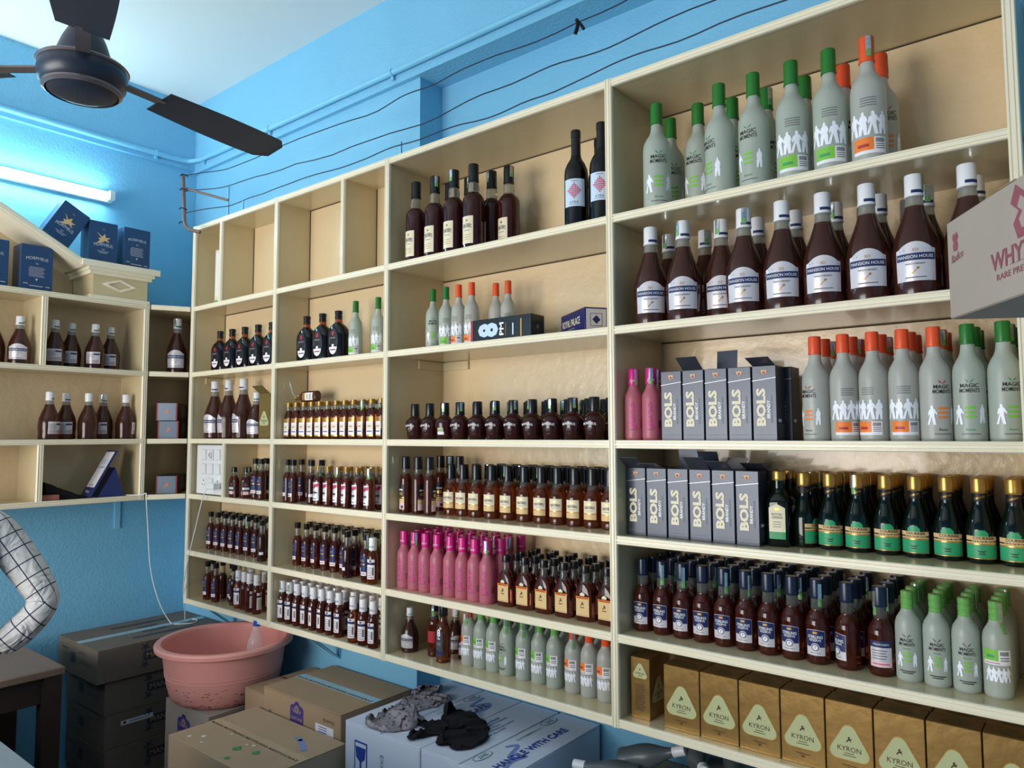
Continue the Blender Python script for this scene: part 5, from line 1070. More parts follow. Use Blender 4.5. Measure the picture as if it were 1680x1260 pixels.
for i in range(n+1):
    for j in range(7):
        s = i/n; y = -.01+.17*s; x = -.045+.10*j/6; h = (.075*(1-s)**1.1+.006)*(1-.5*abs(j/3-1)**2)+.006*noise.noise(Vector((i*.6, j*.7, 0))); vs.append((x, y, max(.004, h)))
fs = [(i*7+j, i*7+j+1, (i+1)*7+j+1, (i+1)*7+j) for i in range(n) for j in range(6)]
b0 = len(vs); vs2 = vs+[(v[0], v[1], .001) for v in vs]; fs += [(b0+f[3], b0+f[2], b0+f[1], b0+f[0]) for f in fs]
per = [j for j in range(7)]+[i*7+6 for i in range(1, n+1)]+[n*7+j for j in range(5, -1, -1)]+[i*7 for i in range(n-1, 0, -1)]
fs += [(per[(k+1) % len(per)], per[k], per[k]+b0, per[(k+1) % len(per)]+b0) for k in range(len(per))]
mb.add(vs2, fs, 'cloth_black', True); mb.obj('pouch', t)
tag(MB().bevbox((-3.612, 1.238, 1.3637+.0125), (.022, .070, .025), 'terracotta', .002).obj('red_box'), 'small brick-red box in front of the black pouch', 'box')

# ------------------------------------------------------------------ cartons on the floor
def carton(name, x0, x1, y0, y1, z0, z1, label, m='kraft', group=None, seam='x', tape='tape', prints=None, gap=.004):
    cx, cy = (x0+x1)/2, (y0+y1)/2; t = thing(name, (cx, cy, z0), label, 'carton', 0, group); w, d, h = x1-x0, y1-y0, z1-z0
    MB().bevbox((0, 0, (h-.004)/2), (w, d, h-.004), m, .003).obj('case', t)
    for s in (-1, 1):
        mb = MB()
        if seam == 'x': mb.bevbox((0, s*(d/4+gap/4), h-.002), (w, d/2-gap/2, .004), m, .001)
        else: mb.bevbox((s*(w/4+gap/4), 0, h-.002), (w/2-gap/2, d, .004), m, .001)
        mb.obj('top_flap', t)
    if tape:
        mb = MB()
        if seam == 'x': mb.bb(-w/2-.0006, w/2+.0006, -.022, .022, h, h+.0006, tape)
        else: mb.bb(-.022, .022, -d/2-.0006, d/2+.0006, h, h+.0006, tape)
        mb.obj('tape', t)
    F = plane_map((0, -d/2, 0), (1, 0, 0), (0, 0, 1)); S = plane_map((w/2, 0, 0), (0, 1, 0), (0, 0, 1)); TT = plane_map((0, 0, h), (1, 0, 0), (0, 1, 0))
    if prints:
        for n, mb in prints(F, S, TT, w, d, h):
            for q in clusters(mb): q.obj(n, t)
    return t
def man_carton(F, S, TT, w, d, h, sticker=False):
    s = MB(); s.rect(S, -d*.17, d*.38, h*.42, h*.70, 'ink_dim', .0006, 1, 1); s.text(S, 'MANSION HOUSE', d*.105, h*.56, d*.50, 'kraft', .0012, ht=h*.16, bold=.02); s.text(S, 'BRANDY', d*.105, h*.30, d*.22, 'ink_dim', .0008, ht=h*.11, bold=.02)
    for sx in (-1, 1):
        for sz in (-1, 1): s.poly(S, [(-.5, -.3), (-.2, .1), (-.4, .4), (0, .2), (.3, .5), (.2, .1), (.5, -.2), (.1, -.1), (0, -.5), (-.1, -.1)], d*(.105+sx*.26), h*(.56+sz*.26), h*.30, 'ink_dim')
    if sticker: s.rect(S, -d*.38, -d*.12, h*.62, h*.76, 'paper_white', .0008, 1, 1); s.rect(S, -d*.36, -d*.34, h*.66, h*.73, 'ink_black', .0011, 1, 1); s.rect(S, -d*.31, -d*.16, h*.68, h*.70, 'ink_grey', .0011, 1, 1)
    f = MB(); f.text(F, 'III', -w*.1, h*.52, w*.12, 'ink_dim', .0006, ht=h*.3, bold=.06); f.rect(F, -w*.40, -w*.22, h*.70, h*.74, 'ink_dim', .0006, 1, 1); f.text(F, 'HIGH', w*.12, h*.74, w*.14, 'ink_dim', .0006, ht=h*.10); f.text(F, 'BRANDY', w*.22, h*.46, w*.26, 'ink_dim', .0006, ht=h*.08)
    tp = MB(); T2 = lambda x, z, off=0: TT(-z, x, off)
    for q in (-.28, .28): tp.rect(T2, -d*.18, d*.30, w*q-.012, w*q+.012, 'ink_dim', .0012, 1, 1)
    tp.text(T2, 'HIGH', d*.06, w*.10, d*.15, 'ink_dim', .0012, ht=w*.08, bold=.02); tp.text(T2, 'RIDER', d*.06, -w*.10, d*.20, 'ink_dim', .0012, ht=w*.08, bold=.02)
    return [('side_print', s), ('end_print', f), ('top_print', tp)]
H5 = .145
for i, (dx, dy, lb) in enumerate(((.0, .05, 'lowest'), (-.005, .045, 'second lowest'), (-.01, .045, 'middle'), (-.012, .040, 'second from top'), (0, 0, 'topmost'))):
    t = carton('bottle_carton', -3.815+.0, -3.392+dx, 1.370+dy, 1.955, i*H5+.0003*i, (i+1)*H5+.0003*i, 'brown carton with navy lettering, %s of the corner stack' % lb, 'kraft_dark', None, 'y', 'tape_blue' if i == 4 else None,
           lambda F, S, TT, w, d, h, i=i: man_carton(F, S, TT, w, d, h, i == 2))
WINE = [(-.3, .5), (.3, .5), (.25, .1), (.05, -.05), (.05, -.4), (.2, -.5), (-.2, -.5), (-.05, -.4), (-.05, -.05), (-.25, .1)]
SHIELD = [(-.5, -.5), (.5, -.5), (.5, .2), (.35, .3), (.2, .32), (.12, .46), (-.12, .46), (-.2, .32), (-.35, .3), (-.5, .2)]
def haart(mb, mp, x, z, k):
    mb.poly(mp, SHIELD, x, z, k, 'ink_purple', .0006); o = [(math.cos(a)*.5, math.sin(a)*.5) for a in [2*PI*i/12 for i in range(12)]]
    mb.poly(mp, o, x, z+k*.12, k*.34, 'kraft', .0010); mb.text(mp, 'H', x, z+k*.12, k*.14, 'ink_purple', .0014, ht=k*.2, bold=.03); mb.text(mp, 'HAART HOUSE', x, z-k*.28, k*.86, 'kraft', .0010, ht=k*.13, bold=.03)
    mb.poly(mp, [(-.5, .3), (-.25, .1), (-.1, -.05), (-.2, -.1), (-.4, .05)], x-k*.1, z, k*.5, 'kraft', .0012); mb.poly(mp, [(.5, .3), (.4, .05), (.2, -.1), (.1, -.05), (.25, .1)], x+k*.1, z, k*.5, 'kraft', .0012)
def edge_words(mb, TT, w, d, z=0):
    mb.text(TT, 'ROCK BOTTLING BOTTLING ARISTOCRAT', 0, -.014+z, w*.96, 'ink_black', .0012, ht=.011, bold=.02)
def pF(F, S, TT, w, d, h):
    a = MB(); haart(a, F, -w*.18, h*.55, .11); a.poly(F, [(-.1, -.5), (.1, -.5), (.1, .1), (.3, .1), (0, .5), (-.3, .1), (-.1, .1)], -w*.42, h*.80, .05, 'ink_red'); b = MB(); haart(b, S, 0, h*.62, .12); b.poly(S, WINE, d*.33, h*.80, .07, 'ink_red')
    c = MB(); edge_words(c, TT, w, d)
    e = []
    for x, y, k, m in ((-.16, -.10, .02, 'paper_white'), (-.10, -.03, .012, 'paper_white'), (.02, -.08, .035, 'ink_bottlegreen'), (.02, -.045, .012, 'paper_white'), (.10, -.06, .03, 'ink_bottlegreen'), (-.2, -.13, .016, 'paper_white'), (-.12, -.13, .012, 'paper_white'), (.06, -.14, .022, 'ink_bottlegreen'), (.045, -.035, .014, 'paper_white'), (.13, .09, .02, 'paper_white')):
        e.append(('paint_fleck', MB())); e[-1][1].poly(TT, [(-.5, -.2), (-.1, -.5), (.4, -.3), (.5, .2), (.1, .1), (0, .5), (-.3, .3)], x, y, k, m, .0012)
    st = MB(); st.ribbon(TT, [(.10, .095), (.15, .08), (.21, .045)], .02, 'marker_blue', .0012)
    return [('front_print', a), ('side_print', b), ('top_print', c), ('marker_stroke', st)]+e
carton('bottle_carton', -2.578, -2.035, 1.283, 1.622, 0, .610, 'brown carton with paint flecks and black edge lettering standing before the pink tub', 'kraft_light', None, 'x', 'tape', pF)
def pQ(F, S, TT, w, d, h):
    a = MB(); haart(a, F, -w*.04, h*.930, .080); a.poly(F, [(-.1, -.5), (.1, -.5), (.1, .1), (.3, .1), (0, .5), (-.3, .1), (-.1, .1)], -w*.40, h*.86, .05, 'ink_grey'); a.rect(F, w*.20, w*.42, h*.872, h*.918, 'paper_white', .0008, 1, 1)
    for i in range(3): a.rect(F, w*.24, w*.34, h*(.880+.012*i), h*(.884+.012*i), 'ink_blue', .0011, 1, 1)
    a.text(F, 'PET BOTTLE', w*.36, h*.945, w*.13, 'ink_brown', .0008, ht=.010); c = MB(); edge_words(c, TT, w, d); return [('front_print', a), ('top_print', c)]
carton('bottle_carton', -2.545, -2.078, 1.632, 1.958, 0, .690, 'brown carton with purple shield and white sticker beside the white cartons', 'kraft', None, 'x', 'tape_blue', pQ)
def pS(F, S, TT, w, d, h):
    a = MB(); haart(a, F, -w*.05, h*.86, .10); a.poly(F, WINE, w*.40, h*.90, .05, 'ink_red')
    for i in range(4): a.rect(F, -w*.4, w*(.3-.05*i), h*(.62+.035*i), h*(.635+.035*i), 'ink_maroon', .0006, 1, 1)
    b = MB(); haart(b, S, d*.35, h*.84, .08); return [('front_print', a), ('side_print', b)]
carton('bottle_carton', -3.085, -2.742, 1.520, 1.950, 0, .560, 'brown carton carrying the pink tub', 'kraft_grey', None, 'y', None, pS)
def pT(F, S, TT, w, d, h): c = MB(); c.text(TT, 'SAARU ARISTOCRAT', 0, 0, w*.8, 'ink_black', .0012, ht=.014, bold=.02); return [('top_print', c)]
carton('bottle_carton', -2.688, -2.553, 1.640, 1.958, 0, .655, 'brown carton wedged between the pink tub and the shielded carton', 'kraft', None, 'x', None, pT)
def pW(F, S, TT, w, d, h, right):
    c = MB(); U = lambda x, z, off=0: TT(-z, x, off)          # reads along +y, top towards -x
    V = lambda x, z, off=0: TT(z, -x, off)                    # reads the other way
    c.text(U, 'HANDLE WITH CARE', -.03, -w*.30, d*.70, 'ink_blue', .0012, ht=.030, bold=.03)
    o = [(math.cos(a)*.5, math.sin(a)*.5) for a in [2*PI*i/20 for i in range(20)]]
    lg = []
    for yy in (-.17, .16):
        c_ = c; c = MB(); lg.append(('logo_print', c)); c.poly(V, o, -yy, .020, .036, 'ink_teal', .0008, kx=.080); c.poly(V, o, -yy, .020, .031, 'carton_white', .0011, kx=.074); c.text(V, 'SNT', -yy, .020, .040, 'ink_teal', .0014, ht=.018, bold=.03); c = c_
    c.text(V, 'EXCELLENCE', -.02, .030, .085, 'ink_teal', .0012, ht=.008); c.text(U, 'EXCELLENCE', .06, -.030, .085, 'ink_teal', .0012, ht=.008)
    for i, s in enumerate(('ROUTES AND', 'AND PRODUCTS LIMITED,', 'VILLAGE,', 'BANGALORE DISTRICT', 'MADE IN INDIA')): c.text(V, s, .02-(.01*i), -.060-.017*i, (.10, .21, .09, .17, .12)[i], 'ink_blue', .0012, ht=.010, bold=.01)
    m = MB(); q = -.13 if right else .10; m.ribbon(TT, [(w*.42, q-.10), (w*.34, q-.02), (w*.37, q+.04), (w*.27, q), (w*.17, q+.08), (w*.10, q+.05)] if right else [(w*.30, q-.06), (w*.36, q+.01), (w*.28, q+.06), (w*.20, q), (w*.14, q+.09)], .013, 'marker_blue', .0010)
    f = MB(); f.rect(F, -w*.36, -w*.18, h*.76, h*.93, 'ink_blue', .0006, 1, 1); f.rect(F, -w*.345, -w*.195, h*.768, h*.922, 'carton_white', .0010, 1, 1); f.poly(F, WINE, -w*.27, h*.845, .085, 'ink_blue', .0014); f.poly(F, o, -w*.27, h*.69, .06, 'ink_blue'); f.poly(F, o, -w*.27, h*.69, .042, 'carton_white', .0012); f.poly(F, o, -w*.27, h*.69, .02, 'ink_blue', .0015)
    f.text(F, 'EXCELLENCE', w*.02, h*.80, .15, 'ink_teal', .0008, ht=.016, rot=-90); f.text(F, 'ZONES', w*.10, h*.74, .06, 'ink_dim', .0008, ht=.010, rot=-90); f.poly(F, [(-.5, -.4), (.5, -.4), (0, .5)], w*.30, h*.66, .05, 'ink_blue')
    s = MB(); s.rect(S, -d*.33, -d*.19, h*.68, h*.93, 'ink_blue', .0006, 1, 1); s.poly(S, WINE, -d*.26, h*.82, .08, 'carton_white', .0010); s.rect(S, -d*.10, d*.14, h*.66, h*.88, 'ink_blue', .0006, 1, 1); s.text(S, 'E', d*.04, h*.77, .06, 'carton_white', .0010, ht=.10, bold=.02)
    return [('top_print', c), ('marker_stroke', m), ('front_print', f), ('side_print', s)]+lg
carton('white_carton', -2.000, -1.647, 1.590, 2.085, 0, .705, 'white carton with blue print under the two rags beside the shielded carton', 'carton_white', None, 'y', None, lambda *a: pW(*a, False), gap=.005)
carton('white_carton', -1.643, -1.320, 1.590, 2.085, 0, .705, 'white carton with HANDLE WITH CARE nearest the loose bottles', 'carton_white', None, 'y', None, lambda *a: pW(*a, True), gap=.010)

# ------------------------------------------------------------------ rags on the white cartons
def rag(name, outline, zt, m, label, seed, slack, lift):
    """crumpled cloth: a sheet larger than its footprint is squeezed in and left to buckle and settle on the carton"""
    import numpy as np
    rg = np.random.RandomState(seed); N = 46
    cx = sum(p[0] for p in outline)/len(outline); cy = sum(p[1] for p in outline)/len(outline)
    O = [(p.x, p.y) for p in smooth_pts([(p[0]-cx, p[1]-cy, 0) for p in outline+[outline[0]]], 8)]
    oa = np.unwrap(np.array([math.atan2(y, x) for x, y in O])); orr = np.array([math.hypot(x, y) for x, y in O])
    if oa[-1] < oa[0]: oa = oa[::-1]; orr = orr[::-1]
    k = np.argsort(oa); oa = oa[k]; orr = orr[k]
    g = np.linspace(-1, 1, N); U, V = np.meshgrid(g, g, indexing='ij')
    dx = U*np.sqrt(1-V*V/2); dy = V*np.sqrt(1-U*U/2); rad = np.hypot(dx, dy); an = np.arctan2(dy, dx)
    an = oa[0]+np.mod(an-oa[0], 2*PI); R_ = np.interp(an, np.append(oa, oa[0]+2*PI), np.append(orr, orr[0]))*rad
    P = np.stack([R_*np.cos(an), R_*np.sin(an), .012+.02*rg.rand(N, N)*(1-rad**2)], -1)
    f = np.zeros((N, N))
    for q in range(5): a_ = rg.rand()*PI; f += np.abs(np.sin((P[..., 0]*math.cos(a_)+P[..., 1]*math.sin(a_))*rg.uniform(28, 60)+rg.rand()*6))
    P[..., 2] += lift*f/5*(1-rad**3); P = P.reshape(-1, 3); home = P.copy(); idx = np.arange(N*N).reshape(N, N)
    prs = [np.stack([idx[:-1].ravel(), idx[1:].ravel()], 1), np.stack([idx[:, :-1].ravel(), idx[:, 1:].ravel()], 1), np.stack([idx[:-1, :-1].ravel(), idx[1:, 1:].ravel()], 1), np.stack([idx[1:, :-1].ravel(), idx[:-1, 1:].ravel()], 1)]
    E1 = np.concatenate(prs); E2 = np.concatenate([np.stack([idx[:-2].ravel(), idx[2:].ravel()], 1), np.stack([idx[:, :-2].ravel(), idx[:, 2:].ravel()], 1)])
    flat = home.copy(); flat[:, 2] = 0; L1 = np.linalg.norm(flat[E1[:, 0]]-flat[E1[:, 1]], axis=1)*slack; L2 = np.linalg.norm(flat[E2[:, 0]]-flat[E2[:, 1]], axis=1)*slack
    edge = np.zeros((N, N), bool); edge[0] = edge[-1] = True; edge[:, 0] = edge[:, -1] = True; edge = edge.ravel(); vel = np.zeros_like(P)
    for it in range(110):
        old = P.copy(); vel[:, 2] -= .00035; P = P+vel
        for _ in range(5):
            D = np.zeros_like(P); C = np.zeros(len(P))
            for E_, L_, st in ((E1, L1, 1.0), (E2, L2, .35)):
                d = P[E_[:, 1]]-P[E_[:, 0]]; l = np.linalg.norm(d, axis=1)+1e-9; c = (d*((l-L_)/l*.5*st)[:, None])
                if E_ is E2: c[l > L_] = 0
                np.add.at(D, E_[:, 0], c); np.add.at(D, E_[:, 1], -c); np.add.at(C, E_[:, 0], 1); np.add.at(C, E_[:, 1], 1)
            P = P+D/np.maximum(C, 1)[:, None]*1.6; P[edge, :2] += (home[edge, :2]-P[edge, :2])*.5; P[:, 2] = np.maximum(P[:, 2], .003)
        vel = (P-old)*.80; low = P[:, 2] < .0035; vel[low, :2] *= .2
    vs = [tuple(p) for p in P]; F_ = [(int(idx[i, j]), int(idx[i+1, j]), int(idx[i+1, j+1]), int(idx[i, j+1])) for i in range(N-1) for j in range(N-1)]
    me = bpy.data.meshes.new(name); me.from_pydata(vs, [], F_); me.update(); nn = [Vector(v.normal) for v in me.vertices]; n0 = len(vs)
    lo = [tuple(Vector(v)-n*.0016) for v, n in zip(vs, nn)]; lo = [(p[0], p[1], max(.0008, p[2])) for p in lo]
    rim = [int(q) for q in list(idx[0, :])+list(idx[1:, -1])+list(idx[-1, ::-1][1:])+list(idx[::-1, 0][1:-1])]
    fs = F_+[tuple(n0+q for q in f_[::-1]) for f_ in F_]+[(rim[(q+1) % len(rim)], rim[q], n0+rim[q], n0+rim[(q+1) % len(rim)]) for q in range(len(rim))]
    bpy.data.meshes.remove(me); mb = MB(); mb.add(vs+lo, fs, m, True); o = link(name, mb.mesh(name, 120), None, (cx, cy, zt)); return tag(o, label, 'rag')
rag('dust_rag', [(-1.905, 1.603), (-1.815, 1.622), (-1.800, 1.700), (-1.858, 1.760), (-1.850, 1.880), (-1.875, 1.945), (-1.930, 1.940), (-1.945, 1.985), (-1.995, 1.960), (-1.985, 1.850), (-1.960, 1.770), (-1.935, 1.690)], .7055, 'cloth_pattern', 'crumpled grey patterned rag lying on the white carton', 3, 1.5, .06)
rag('dust_rag', [(-1.795, 1.715), (-1.735, 1.700), (-1.735, 1.640), (-1.700, 1.615), (-1.665, 1.690), (-1.600, 1.650), (-1.540, 1.670), (-1.530, 1.750), (-1.590, 1.830), (-1.690, 1.875), (-1.770, 1.860), (-1.745, 1.790)], .7062, 'cloth_black', 'crumpled black rag lying across the two white cartons', 9, 1.5, .05)

# ------------------------------------------------------------------ pink tub with its contents
TX, TY, TZ = -2.943, 1.700, .5605
t = thing('plastic_tub', (TX, TY, TZ), 'round pink plastic tub with scuffed base standing on a carton', 'tub')
prof = [(0, .120), (0, .185), (.006, .200), (.025, .214), (.070, .226), (.130, .236), (.200, .2445), (.212, .247)]
inn = [(.212, .2425), (.130, .2315), (.070, .2215), (.028, .209), (.010, .194), (.006, .18), (.006, .001)]
mb = MB(); mb.loft([(.0, .001)]+prof[0:]+inn, 'plastic_pink', 56, close=False); mb.obj('bowl', t)
mb = MB(); mb.loft([(.206, .243), (.206, .268), (.210, .275), (.224, .2765), (.231, .272), (.233, .262), (.231, .250), (.222, .2435), (.206, .243)], 'plastic_pink', 64, close=False); mb.obj('rim', t)
for z in (.105, .118): MB().loft([(z-.002, at_prof(prof, z)[0]-.001), (z, at_prof(prof, z)[0]+.0018), (z+.002, at_prof(prof, z)[0]-.001)], 'plastic_pink', 56, close=False).obj('moulded_band', t)
mb = MB(); rs = random.Random(5)
for i in range(170):
    a = rs.uniform(-.9, 2.7); z = .008+.075*rs.random()**2.0; l = rs.uniform(.003, .016); mp = wrap_map(prof, a)
    mb.rect(mp, -l/2, l/2, z, z+rs.uniform(.0012, .003), 'scuff', .0007, 3, 1)
o = mb.obj('scuff_marks', t); o['kind'] = 'stuff'
t = thing('water_bottle', (TX+.068, TY+.088, TZ+.0075), 'empty clear water bottle with blue cap leaning in the pink tub', 'bottle'); t.rotation_euler = (-.03, .04, .4)
mb = MB(); mb.loft([(0, .026), (.004, .034), (.02, .036), (.05, .0345), (.055, .0365), (.10, .0365), (.105, .035), (.15, .0365), (.185, .036), (.205, .031), (.235, .021), (.252, .0145), (.262, .0135), (.275, .0135)], 'pet', 30); mb.obj('shell', t)
MB().loft(ringcap(.264, .286, .0155), 'cap_blue', 24).obj('cap', t); MB().loft([(.258, .0142), (.259, .0165), (.2625, .0165), (.2635, .0142)], 'pet', 24, close=False).obj('neck_ring', t)
t = thing('plastic_wrapper', (TX-.05, TY-.06, TZ+.0065), 'crumpled clear wrapper lying in the pink tub', 'wrapper')
mb = MB(); vs = []
for i in range(7):
    for j in range(7): x, y = -.06+.02*i, -.05+.0167*j; vs.append((x, y, .015+.14*max(0, .5+.6*noise.noise(Vector((i*.55, j*.5, 4))))*(1-(abs(i-3)/4)**2)*(1-(abs(j-3)/4)**2)))
mb.add(vs+[(v[0], v[1], .0005) for v in vs], [(i*7+j, (i+1)*7+j, (i+1)*7+j+1, i*7+j+1) for i in range(6) for j in range(6)]+[(49+i*7+j, 49+i*7+j+1, 49+(i+1)*7+j+1, 49+(i+1)*7+j) for i in range(6) for j in range(6)], 'plastic_grey'); mb.obj('wrapper', t)

# ------------------------------------------------------------------ loose bottles under the right bay
cr = carton('open_crate', -1.20, -.60, 1.815, 2.085, 0, .655, 'brown carton heaped with loose grey bottles under the right bay', 'kraft', None, 'x', None)
for i, (x, y, z, az, el, lb) in enumerate(((-1.125, 1.895, .7080, 8, 20, 'empty grey bottle with white cap lying tilted at the end by the white carton'), (-1.045, 1.852, .6935, 190, 0, 'empty grey bottle lying base outward in front on the carton'), (-.955, 2.040, .6935, -2, 0, 'empty grey bottle lying along the wall on the carton'),
        (-.950, 2.005, .7450, -58, 8, 'empty grey bottle lying with its white cap toward the room'), (-.835, 2.020, .7500, -68, 6, 'empty grey bottle lying beside the one capped toward the room'), (-.700, 1.905, .6935, 14, 4, 'empty grey bottle lying at the far end of the heap'))):
    o = bottle('man_smoke', 'brandy_bottle', x, y, z, lb, None, 0, 0)
    d = Vector((math.cos(math.radians(az))*math.cos(math.radians(el)), math.sin(math.radians(az))*math.cos(math.radians(el)), math.sin(math.radians(el)))); o.rotation_euler = d.to_track_quat('Z', 'Y').to_euler()

# ------------------------------------------------------------------ carton held up at the right, side stand, stool table, counter
ang = math.atan2(-.862, .506)
t = thing('bottle_carton', (-.187, 1.376, 1.835), 'pale brown carton with dull red lettering and crest raised in front of the shelf', 'carton', ang)
# local x runs along the printed face towards the viewer, local y runs into the carton
MB().bevbox((.19, .16, .080), (.38, .32, .160), 'kraft_grey', .002).obj('case', t)
F = plane_map((0, 0, 0), (1, 0, 0), (0, 0, 1)); mb = MB(); mb.text(F, 'WHYTEHALL', .245, .060, .21, 'ink_maroon', .0008, ht=.026, bold=.02); mb.text(F, 'RARE PREMIUM WHISKY', .245, .036, .18, 'ink_maroon', .0008, ht=.009)
mb.rect(F, .19, .30, .047, .0475, 'ink_maroon', .0006, 1, 1); CREST = [(-.3, -.5), (.3, -.5), (.4, -.2), (.25, 0), (.45, .2), (.3, .5), (.1, .3), (0, .5), (-.1, .3), (-.3, .5), (-.45, .2), (-.25, 0), (-.4, -.2)]
MB().poly(F, CREST, .030, .122, .030, 'ink_maroon', .0006, kx=.022).obj('crest_print', t); MB().text(F, 'Radico', .036, .097, .040, 'ink_maroon', .0008, ht=.013, shear=.3, rot=6).obj('maker_print', t); MB().poly(F, CREST, .245, .115, .075, 'ink_maroon', .0006, kx=.10).poly(F, CREST, .245, .112, .045, 'kraft_grey', .0010, kx=.06).obj('crest_print', t); mb.obj('face_print', t)
MB().bb(.19-.024, .19+.024, .0, .32, .1602, .1608, 'tape').obj('tape', t)

t = thing('wooden_table', (-3.47, .85, 0), 'small dark wooden table with a worn top beside the carton stack', 'table')
MB().bevbox((0, 0, .735), (.55, .65, .030), 'wood_top', .004).obj('table_top', t)
for sx in (-1, 1):
    for sy in (-1, 1): MB().bb(sx*.235-.032, sx*.235+.032, sy*.285-.032, sy*.285+.032, 0, .72, 'wood_dark').obj('leg', t)
for sx in (-1, 1): MB().bb(sx*.235-.012, sx*.235+.012, -.253, .253, .62, .72, 'wood_dark').obj('apron', t)
for sy in (-1, 1): MB().bb(-.203, .203, sy*.285-.012, sy*.285+.012, .62, .72, 'wood_dark').obj('apron', t)
t = thing('service_counter', (-3.17, .13, 0), 'unseen grey topped counter section added to shade the corner cartons', 'counter')  # added out of view to block daylight from the low carton stack
MB().bevbox((0, 0, .805), (1.28, .50, .03), 'counter_grey', .004).obj('counter_top', t)
MB().bb(-.62, .62, -.22, .21, 0, .79, 'wood_dark').obj('counter_body', t)
t = thing('service_counter', (-1.85, .265, 0), 'grey topped service counter in the near corner', 'counter')
MB().bevbox((0, 0, .985), (1.30, .60, .03), 'counter_grey', .004).obj('counter_top', t)
MB().bb(-.62, .62, -.27, .24, 0, .97, 'wood_dark').obj('counter_body', t)

# ------------------------------------------------------------------ person at the left edge, back to the camera, hand on hip
def skin_mesh(name, V, E, m, levels=2, root=0):
    me = bpy.data.meshes.new(name); me.from_pydata([v[:3] for v in V], E, []); o = bpy.data.objects.new(name, me); COL.objects.link(o)
    sk = o.modifiers.new('s', 'SKIN'); sk.use_smooth_shade = True
    for i, v in enumerate(V): d = me.skin_vertices[0].data[i]; d.radius = (v[3], v[4] if len(v) > 4 else v[3]); d.use_root = i == root
    ss = o.modifiers.new('d', 'SUBSURF'); ss.levels = levels; ss.render_levels = levels
    dg = bpy.context.evaluated_depsgraph_get(); dg.update(); out = bpy.data.meshes.new_from_object(o.evaluated_get(dg)); bpy.data.objects.remove(o); bpy.data.meshes.remove(me)
    out.materials.clear(); out.materials.append(MATS[m]); out.name = name; return out
PX, PY = -2.935, .708
t = thing('person', (PX, PY, 0), 'person in a white checked shirt and beige trousers, hand on hip', 'person')
t.scale = (.96, .96, .965)
# local: facing -x, right-hand side of the view is +y
SH = (-.005, .145, 1.40); EL = (.125, .285, 1.125); WR = (.060, .140, .985)
shirt = [(0, 0, .84, .156), (0, 0, 1.08, .138), (0, 0, 1.25, .150), (0, 0, 1.38, .125), (0, 0, 1.46, .062),
         (-.002, .105, 1.415, .075), (.005, .155, 1.365, .072), (.070, .225, 1.24, .064), (.122, .274, 1.125, .058), (.110, .220, 1.055, .058), (.085, .180, 1.015, .054), (.065, .140, .985, .048),
         (-.002, -.105, 1.415, .075), (.0, -.180, 1.375, .072), (-.01, -.235, 1.25, .060), (-.03, -.265, 1.13, .054), (-.12, -.255, 1.06, .046), (-.20, -.22, 1.02, .040)]
ES = [(0, 1), (1, 2), (2, 3), (3, 4), (3, 5), (5, 6), (6, 7), (7, 8), (8, 9), (9, 10), (10, 11), (3, 12), (12, 13), (13, 14), (14, 15), (15, 16), (16, 17)]
me = skin_mesh('shirt', shirt, ES, 'shirt_check')
uv = me.uv_layers.new(name='check')
A0, A1, A2 = Vector(SH), Vector(EL), Vector(WR)
for p in me.polygons:
    for li in p.loop_indices:
        v = me.vertices[me.loops[li].vertex_index].co
        if v.y > .125:   # near arm: run the checks along the sleeve
            d1, d2 = (A0-A1).normalized(), (A2-A1).normalized(); nn = d1.cross(d2).normalized(); up_ = (v-A1).dot(d1-d2) > 0; d = -d1 if up_ else d2
            sl_ = (v-A1).dot(d); r = v-A1-d*sl_; uv.data[li].uv = (math.atan2(r.dot(d.cross(nn)), r.dot(nn))*.062+5, sl_+5)
        else: uv.data[li].uv = (v.y+(0 if v.x > 0 else .02)+5, v.z+5)
link('shirt', me, t)
me = skin_mesh('trousers', [(0, 0, .96, .145), (0, 0, .86, .148), (0, .085, .74, .098), (.005, .10, .48, .074), (0, .10, .12, .062), (0, -.085, .74, .098), (.005, -.10, .48, .074), (0, -.10, .12, .062)], [(0, 1), (1, 2), (2, 3), (3, 4), (1, 5), (5, 6), (6, 7)], 'trousers'); link('trousers', me, t)
V = [(0, 0, 1.0, .085), (0, 0, 1.3, .085), (0, 0, 1.45, .06), (-.01, 0, 1.53, .054), (-.02, 0, 1.60, .080), (-.02, 0, 1.69, .088), (-.02, 0, 1.755, .070),
     (0, .11, 1.40, .055), (.008, .155, 1.36, .045), (.070, .225, 1.24, .040)]+[EL+(.034,), (.09, .195, 1.03, .030), WR+(.026,), (.02, .140, .955, .027),
     (0, -.11, 1.40, .055), (0, -.180, 1.37, .045), (-.03, -.265, 1.13, .036), (-.20, -.22, 1.02, .026), (-.27, -.20, 1.01, .027),
     (0, .085, .74, .07), (0, .10, .48, .05), (0, .10, .10, .036), (-.10, .11, .045, .034), (0, -.085, .74, .07), (0, -.10, .48, .05), (0, -.10, .10, .036), (-.10, -.11, .045, .034)]
E_ = [(0, 1), (1, 2), (2, 3), (3, 4), (4, 5), (5, 6), (1, 7), (7, 8), (8, 9), (9, 10), (10, 11), (11, 12), (12, 13), (1, 14), (14, 15), (15, 16), (16, 17), (17, 18), (0, 19), (19, 20), (20, 21), (21, 22), (0, 23), (23, 24), (24, 25), (25, 26)]
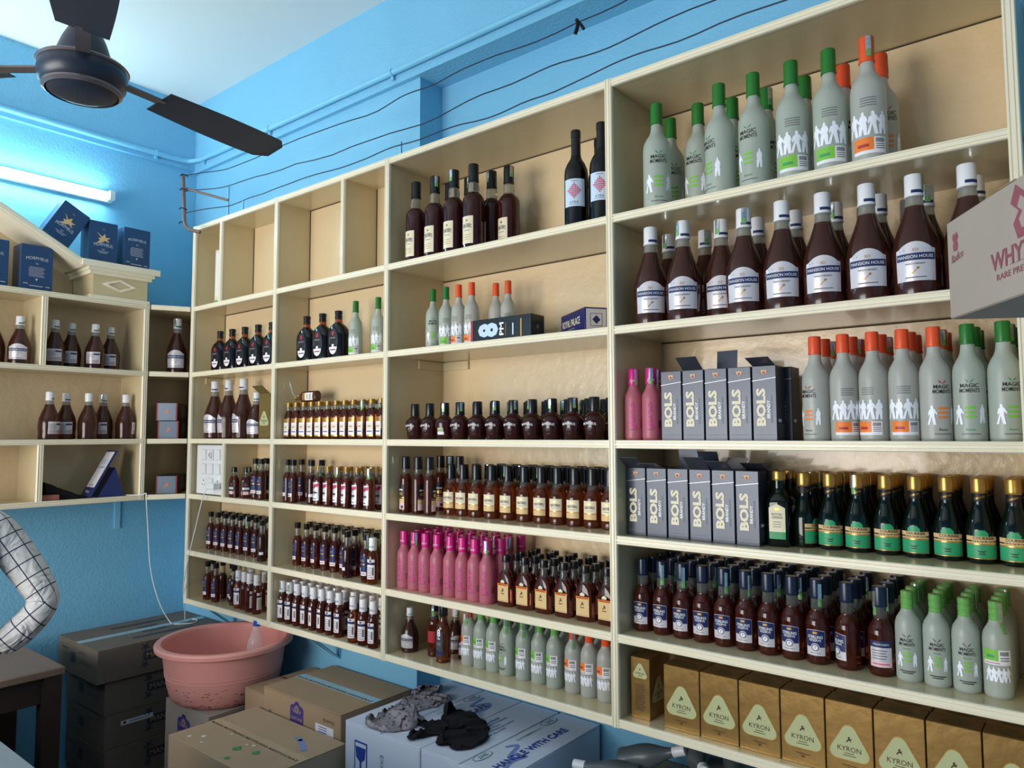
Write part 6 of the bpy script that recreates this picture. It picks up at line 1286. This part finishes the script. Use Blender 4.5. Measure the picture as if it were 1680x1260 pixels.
def fingers(base, dirv, side, idx):
    b = Vector(base); d = Vector(dirv).normalized(); s = Vector(side).normalized(); dn = d.cross(s)
    for k, (o, l) in enumerate(((-.024, .062), (-.008, .072), (.008, .068), (.023, .054))):
        i = len(V); p = b+s*o+d*.03; V.append(tuple(p)+(.0095,)); p2 = p+d*l*.5; V.append(tuple(p2)+(.0088,)); p3 = p2+(d*.8+dn*.6).normalized()*l*.5; V.append(tuple(p3)+(.0075,)); E_.extend([(idx, i), (i, i+1), (i+1, i+2)])
    i = len(V); p = b-s*.030-d*.005; V.append(tuple(p)+(.011,)); V.append(tuple(p+(d*.7-s*.6).normalized()*.045)+(.009,)); E_.extend([(idx, i), (i, i+1)])
fingers(V[13][:3], (-.8, -.25, -.5), (0, .5, -.85), 13); fingers(V[18][:3], (-1, .1, -.1), (0, .3, -1), 18)
link('body', skin_mesh('body', V, E_, 'skin'), t)
mb = MB(); vs = []; n = 20
mb.loft([(1.60, .055, .06, 2), (1.62, .082, .084, 2), (1.68, .098, .096, 2), (1.74, .090, .090, 2), (1.785, .060, .060, 2), (1.80, .02, .02, 2)], 'hair', 24); o = mb.obj('hair', t, loc=(.008, 0, .03))
for s in (-1, 1):
    MB().tube([(-.112, s*.035, 1.672), (-.106, s*.034, 1.672)], .011, 'ink_white', 10).obj('eye', t); MB().tube([(-.010, s*.088, 1.665), (.004, s*.096, 1.668)], .022, 'skin', 10).obj('ear', t)
    mb = MB(); mb.loft([(0, .048, .13, 2.6), (.02, .05, .135, 2.6), (.06, .045, .115, 2.4), (.095, .042, .06, 2)], 'leather', 20); mb.obj('shoe', t, loc=(-.055, s*.105, .0), rot=(0, 0, PI/2))
MB().loft([(0, .004), (.012, .013), (.035, .007), (.045, .003)], 'skin', 10).obj('nose', t, loc=(-.108, 0, 1.63)); MB().bb(-.104, -.098, -.024, .024, 1.607, 1.615, 'ink_maroon').obj('mouth', t)

# ------------------------------------------------------------------ look-alikes in a row: say which one, counted from the room corner
ORD = ['', 'first', 'second', 'third', 'fourth', 'fifth', 'sixth', 'seventh', 'eighth', 'ninth', 'tenth', 'eleventh', 'twelfth', 'thirteenth', 'fourteenth', 'fifteenth', 'sixteenth', 'seventeenth', 'eighteenth', 'nineteenth', 'twentieth']
by = {}
for o in bpy.data.objects:
    if o.parent is None and o.get('label') and o.get('category'): by.setdefault(o['label'], []).append(o)
for lb, L in by.items():
    if len(L) < 2: continue
    side = abs(L[0].location.x-L[-1].location.x) < .1 and L[0].location.x < -3.5
    L.sort(key=(lambda o: -o.location.y) if side else (lambda o: o.location.x+.05*o.location.y))
    for i, o in enumerate(L):
        o['label'] = lb+', %s from the room corner' % (ORD[i+1] if i < 20 else str(i+1)+'th')
        if not o.get('group'): o['group'] = lb
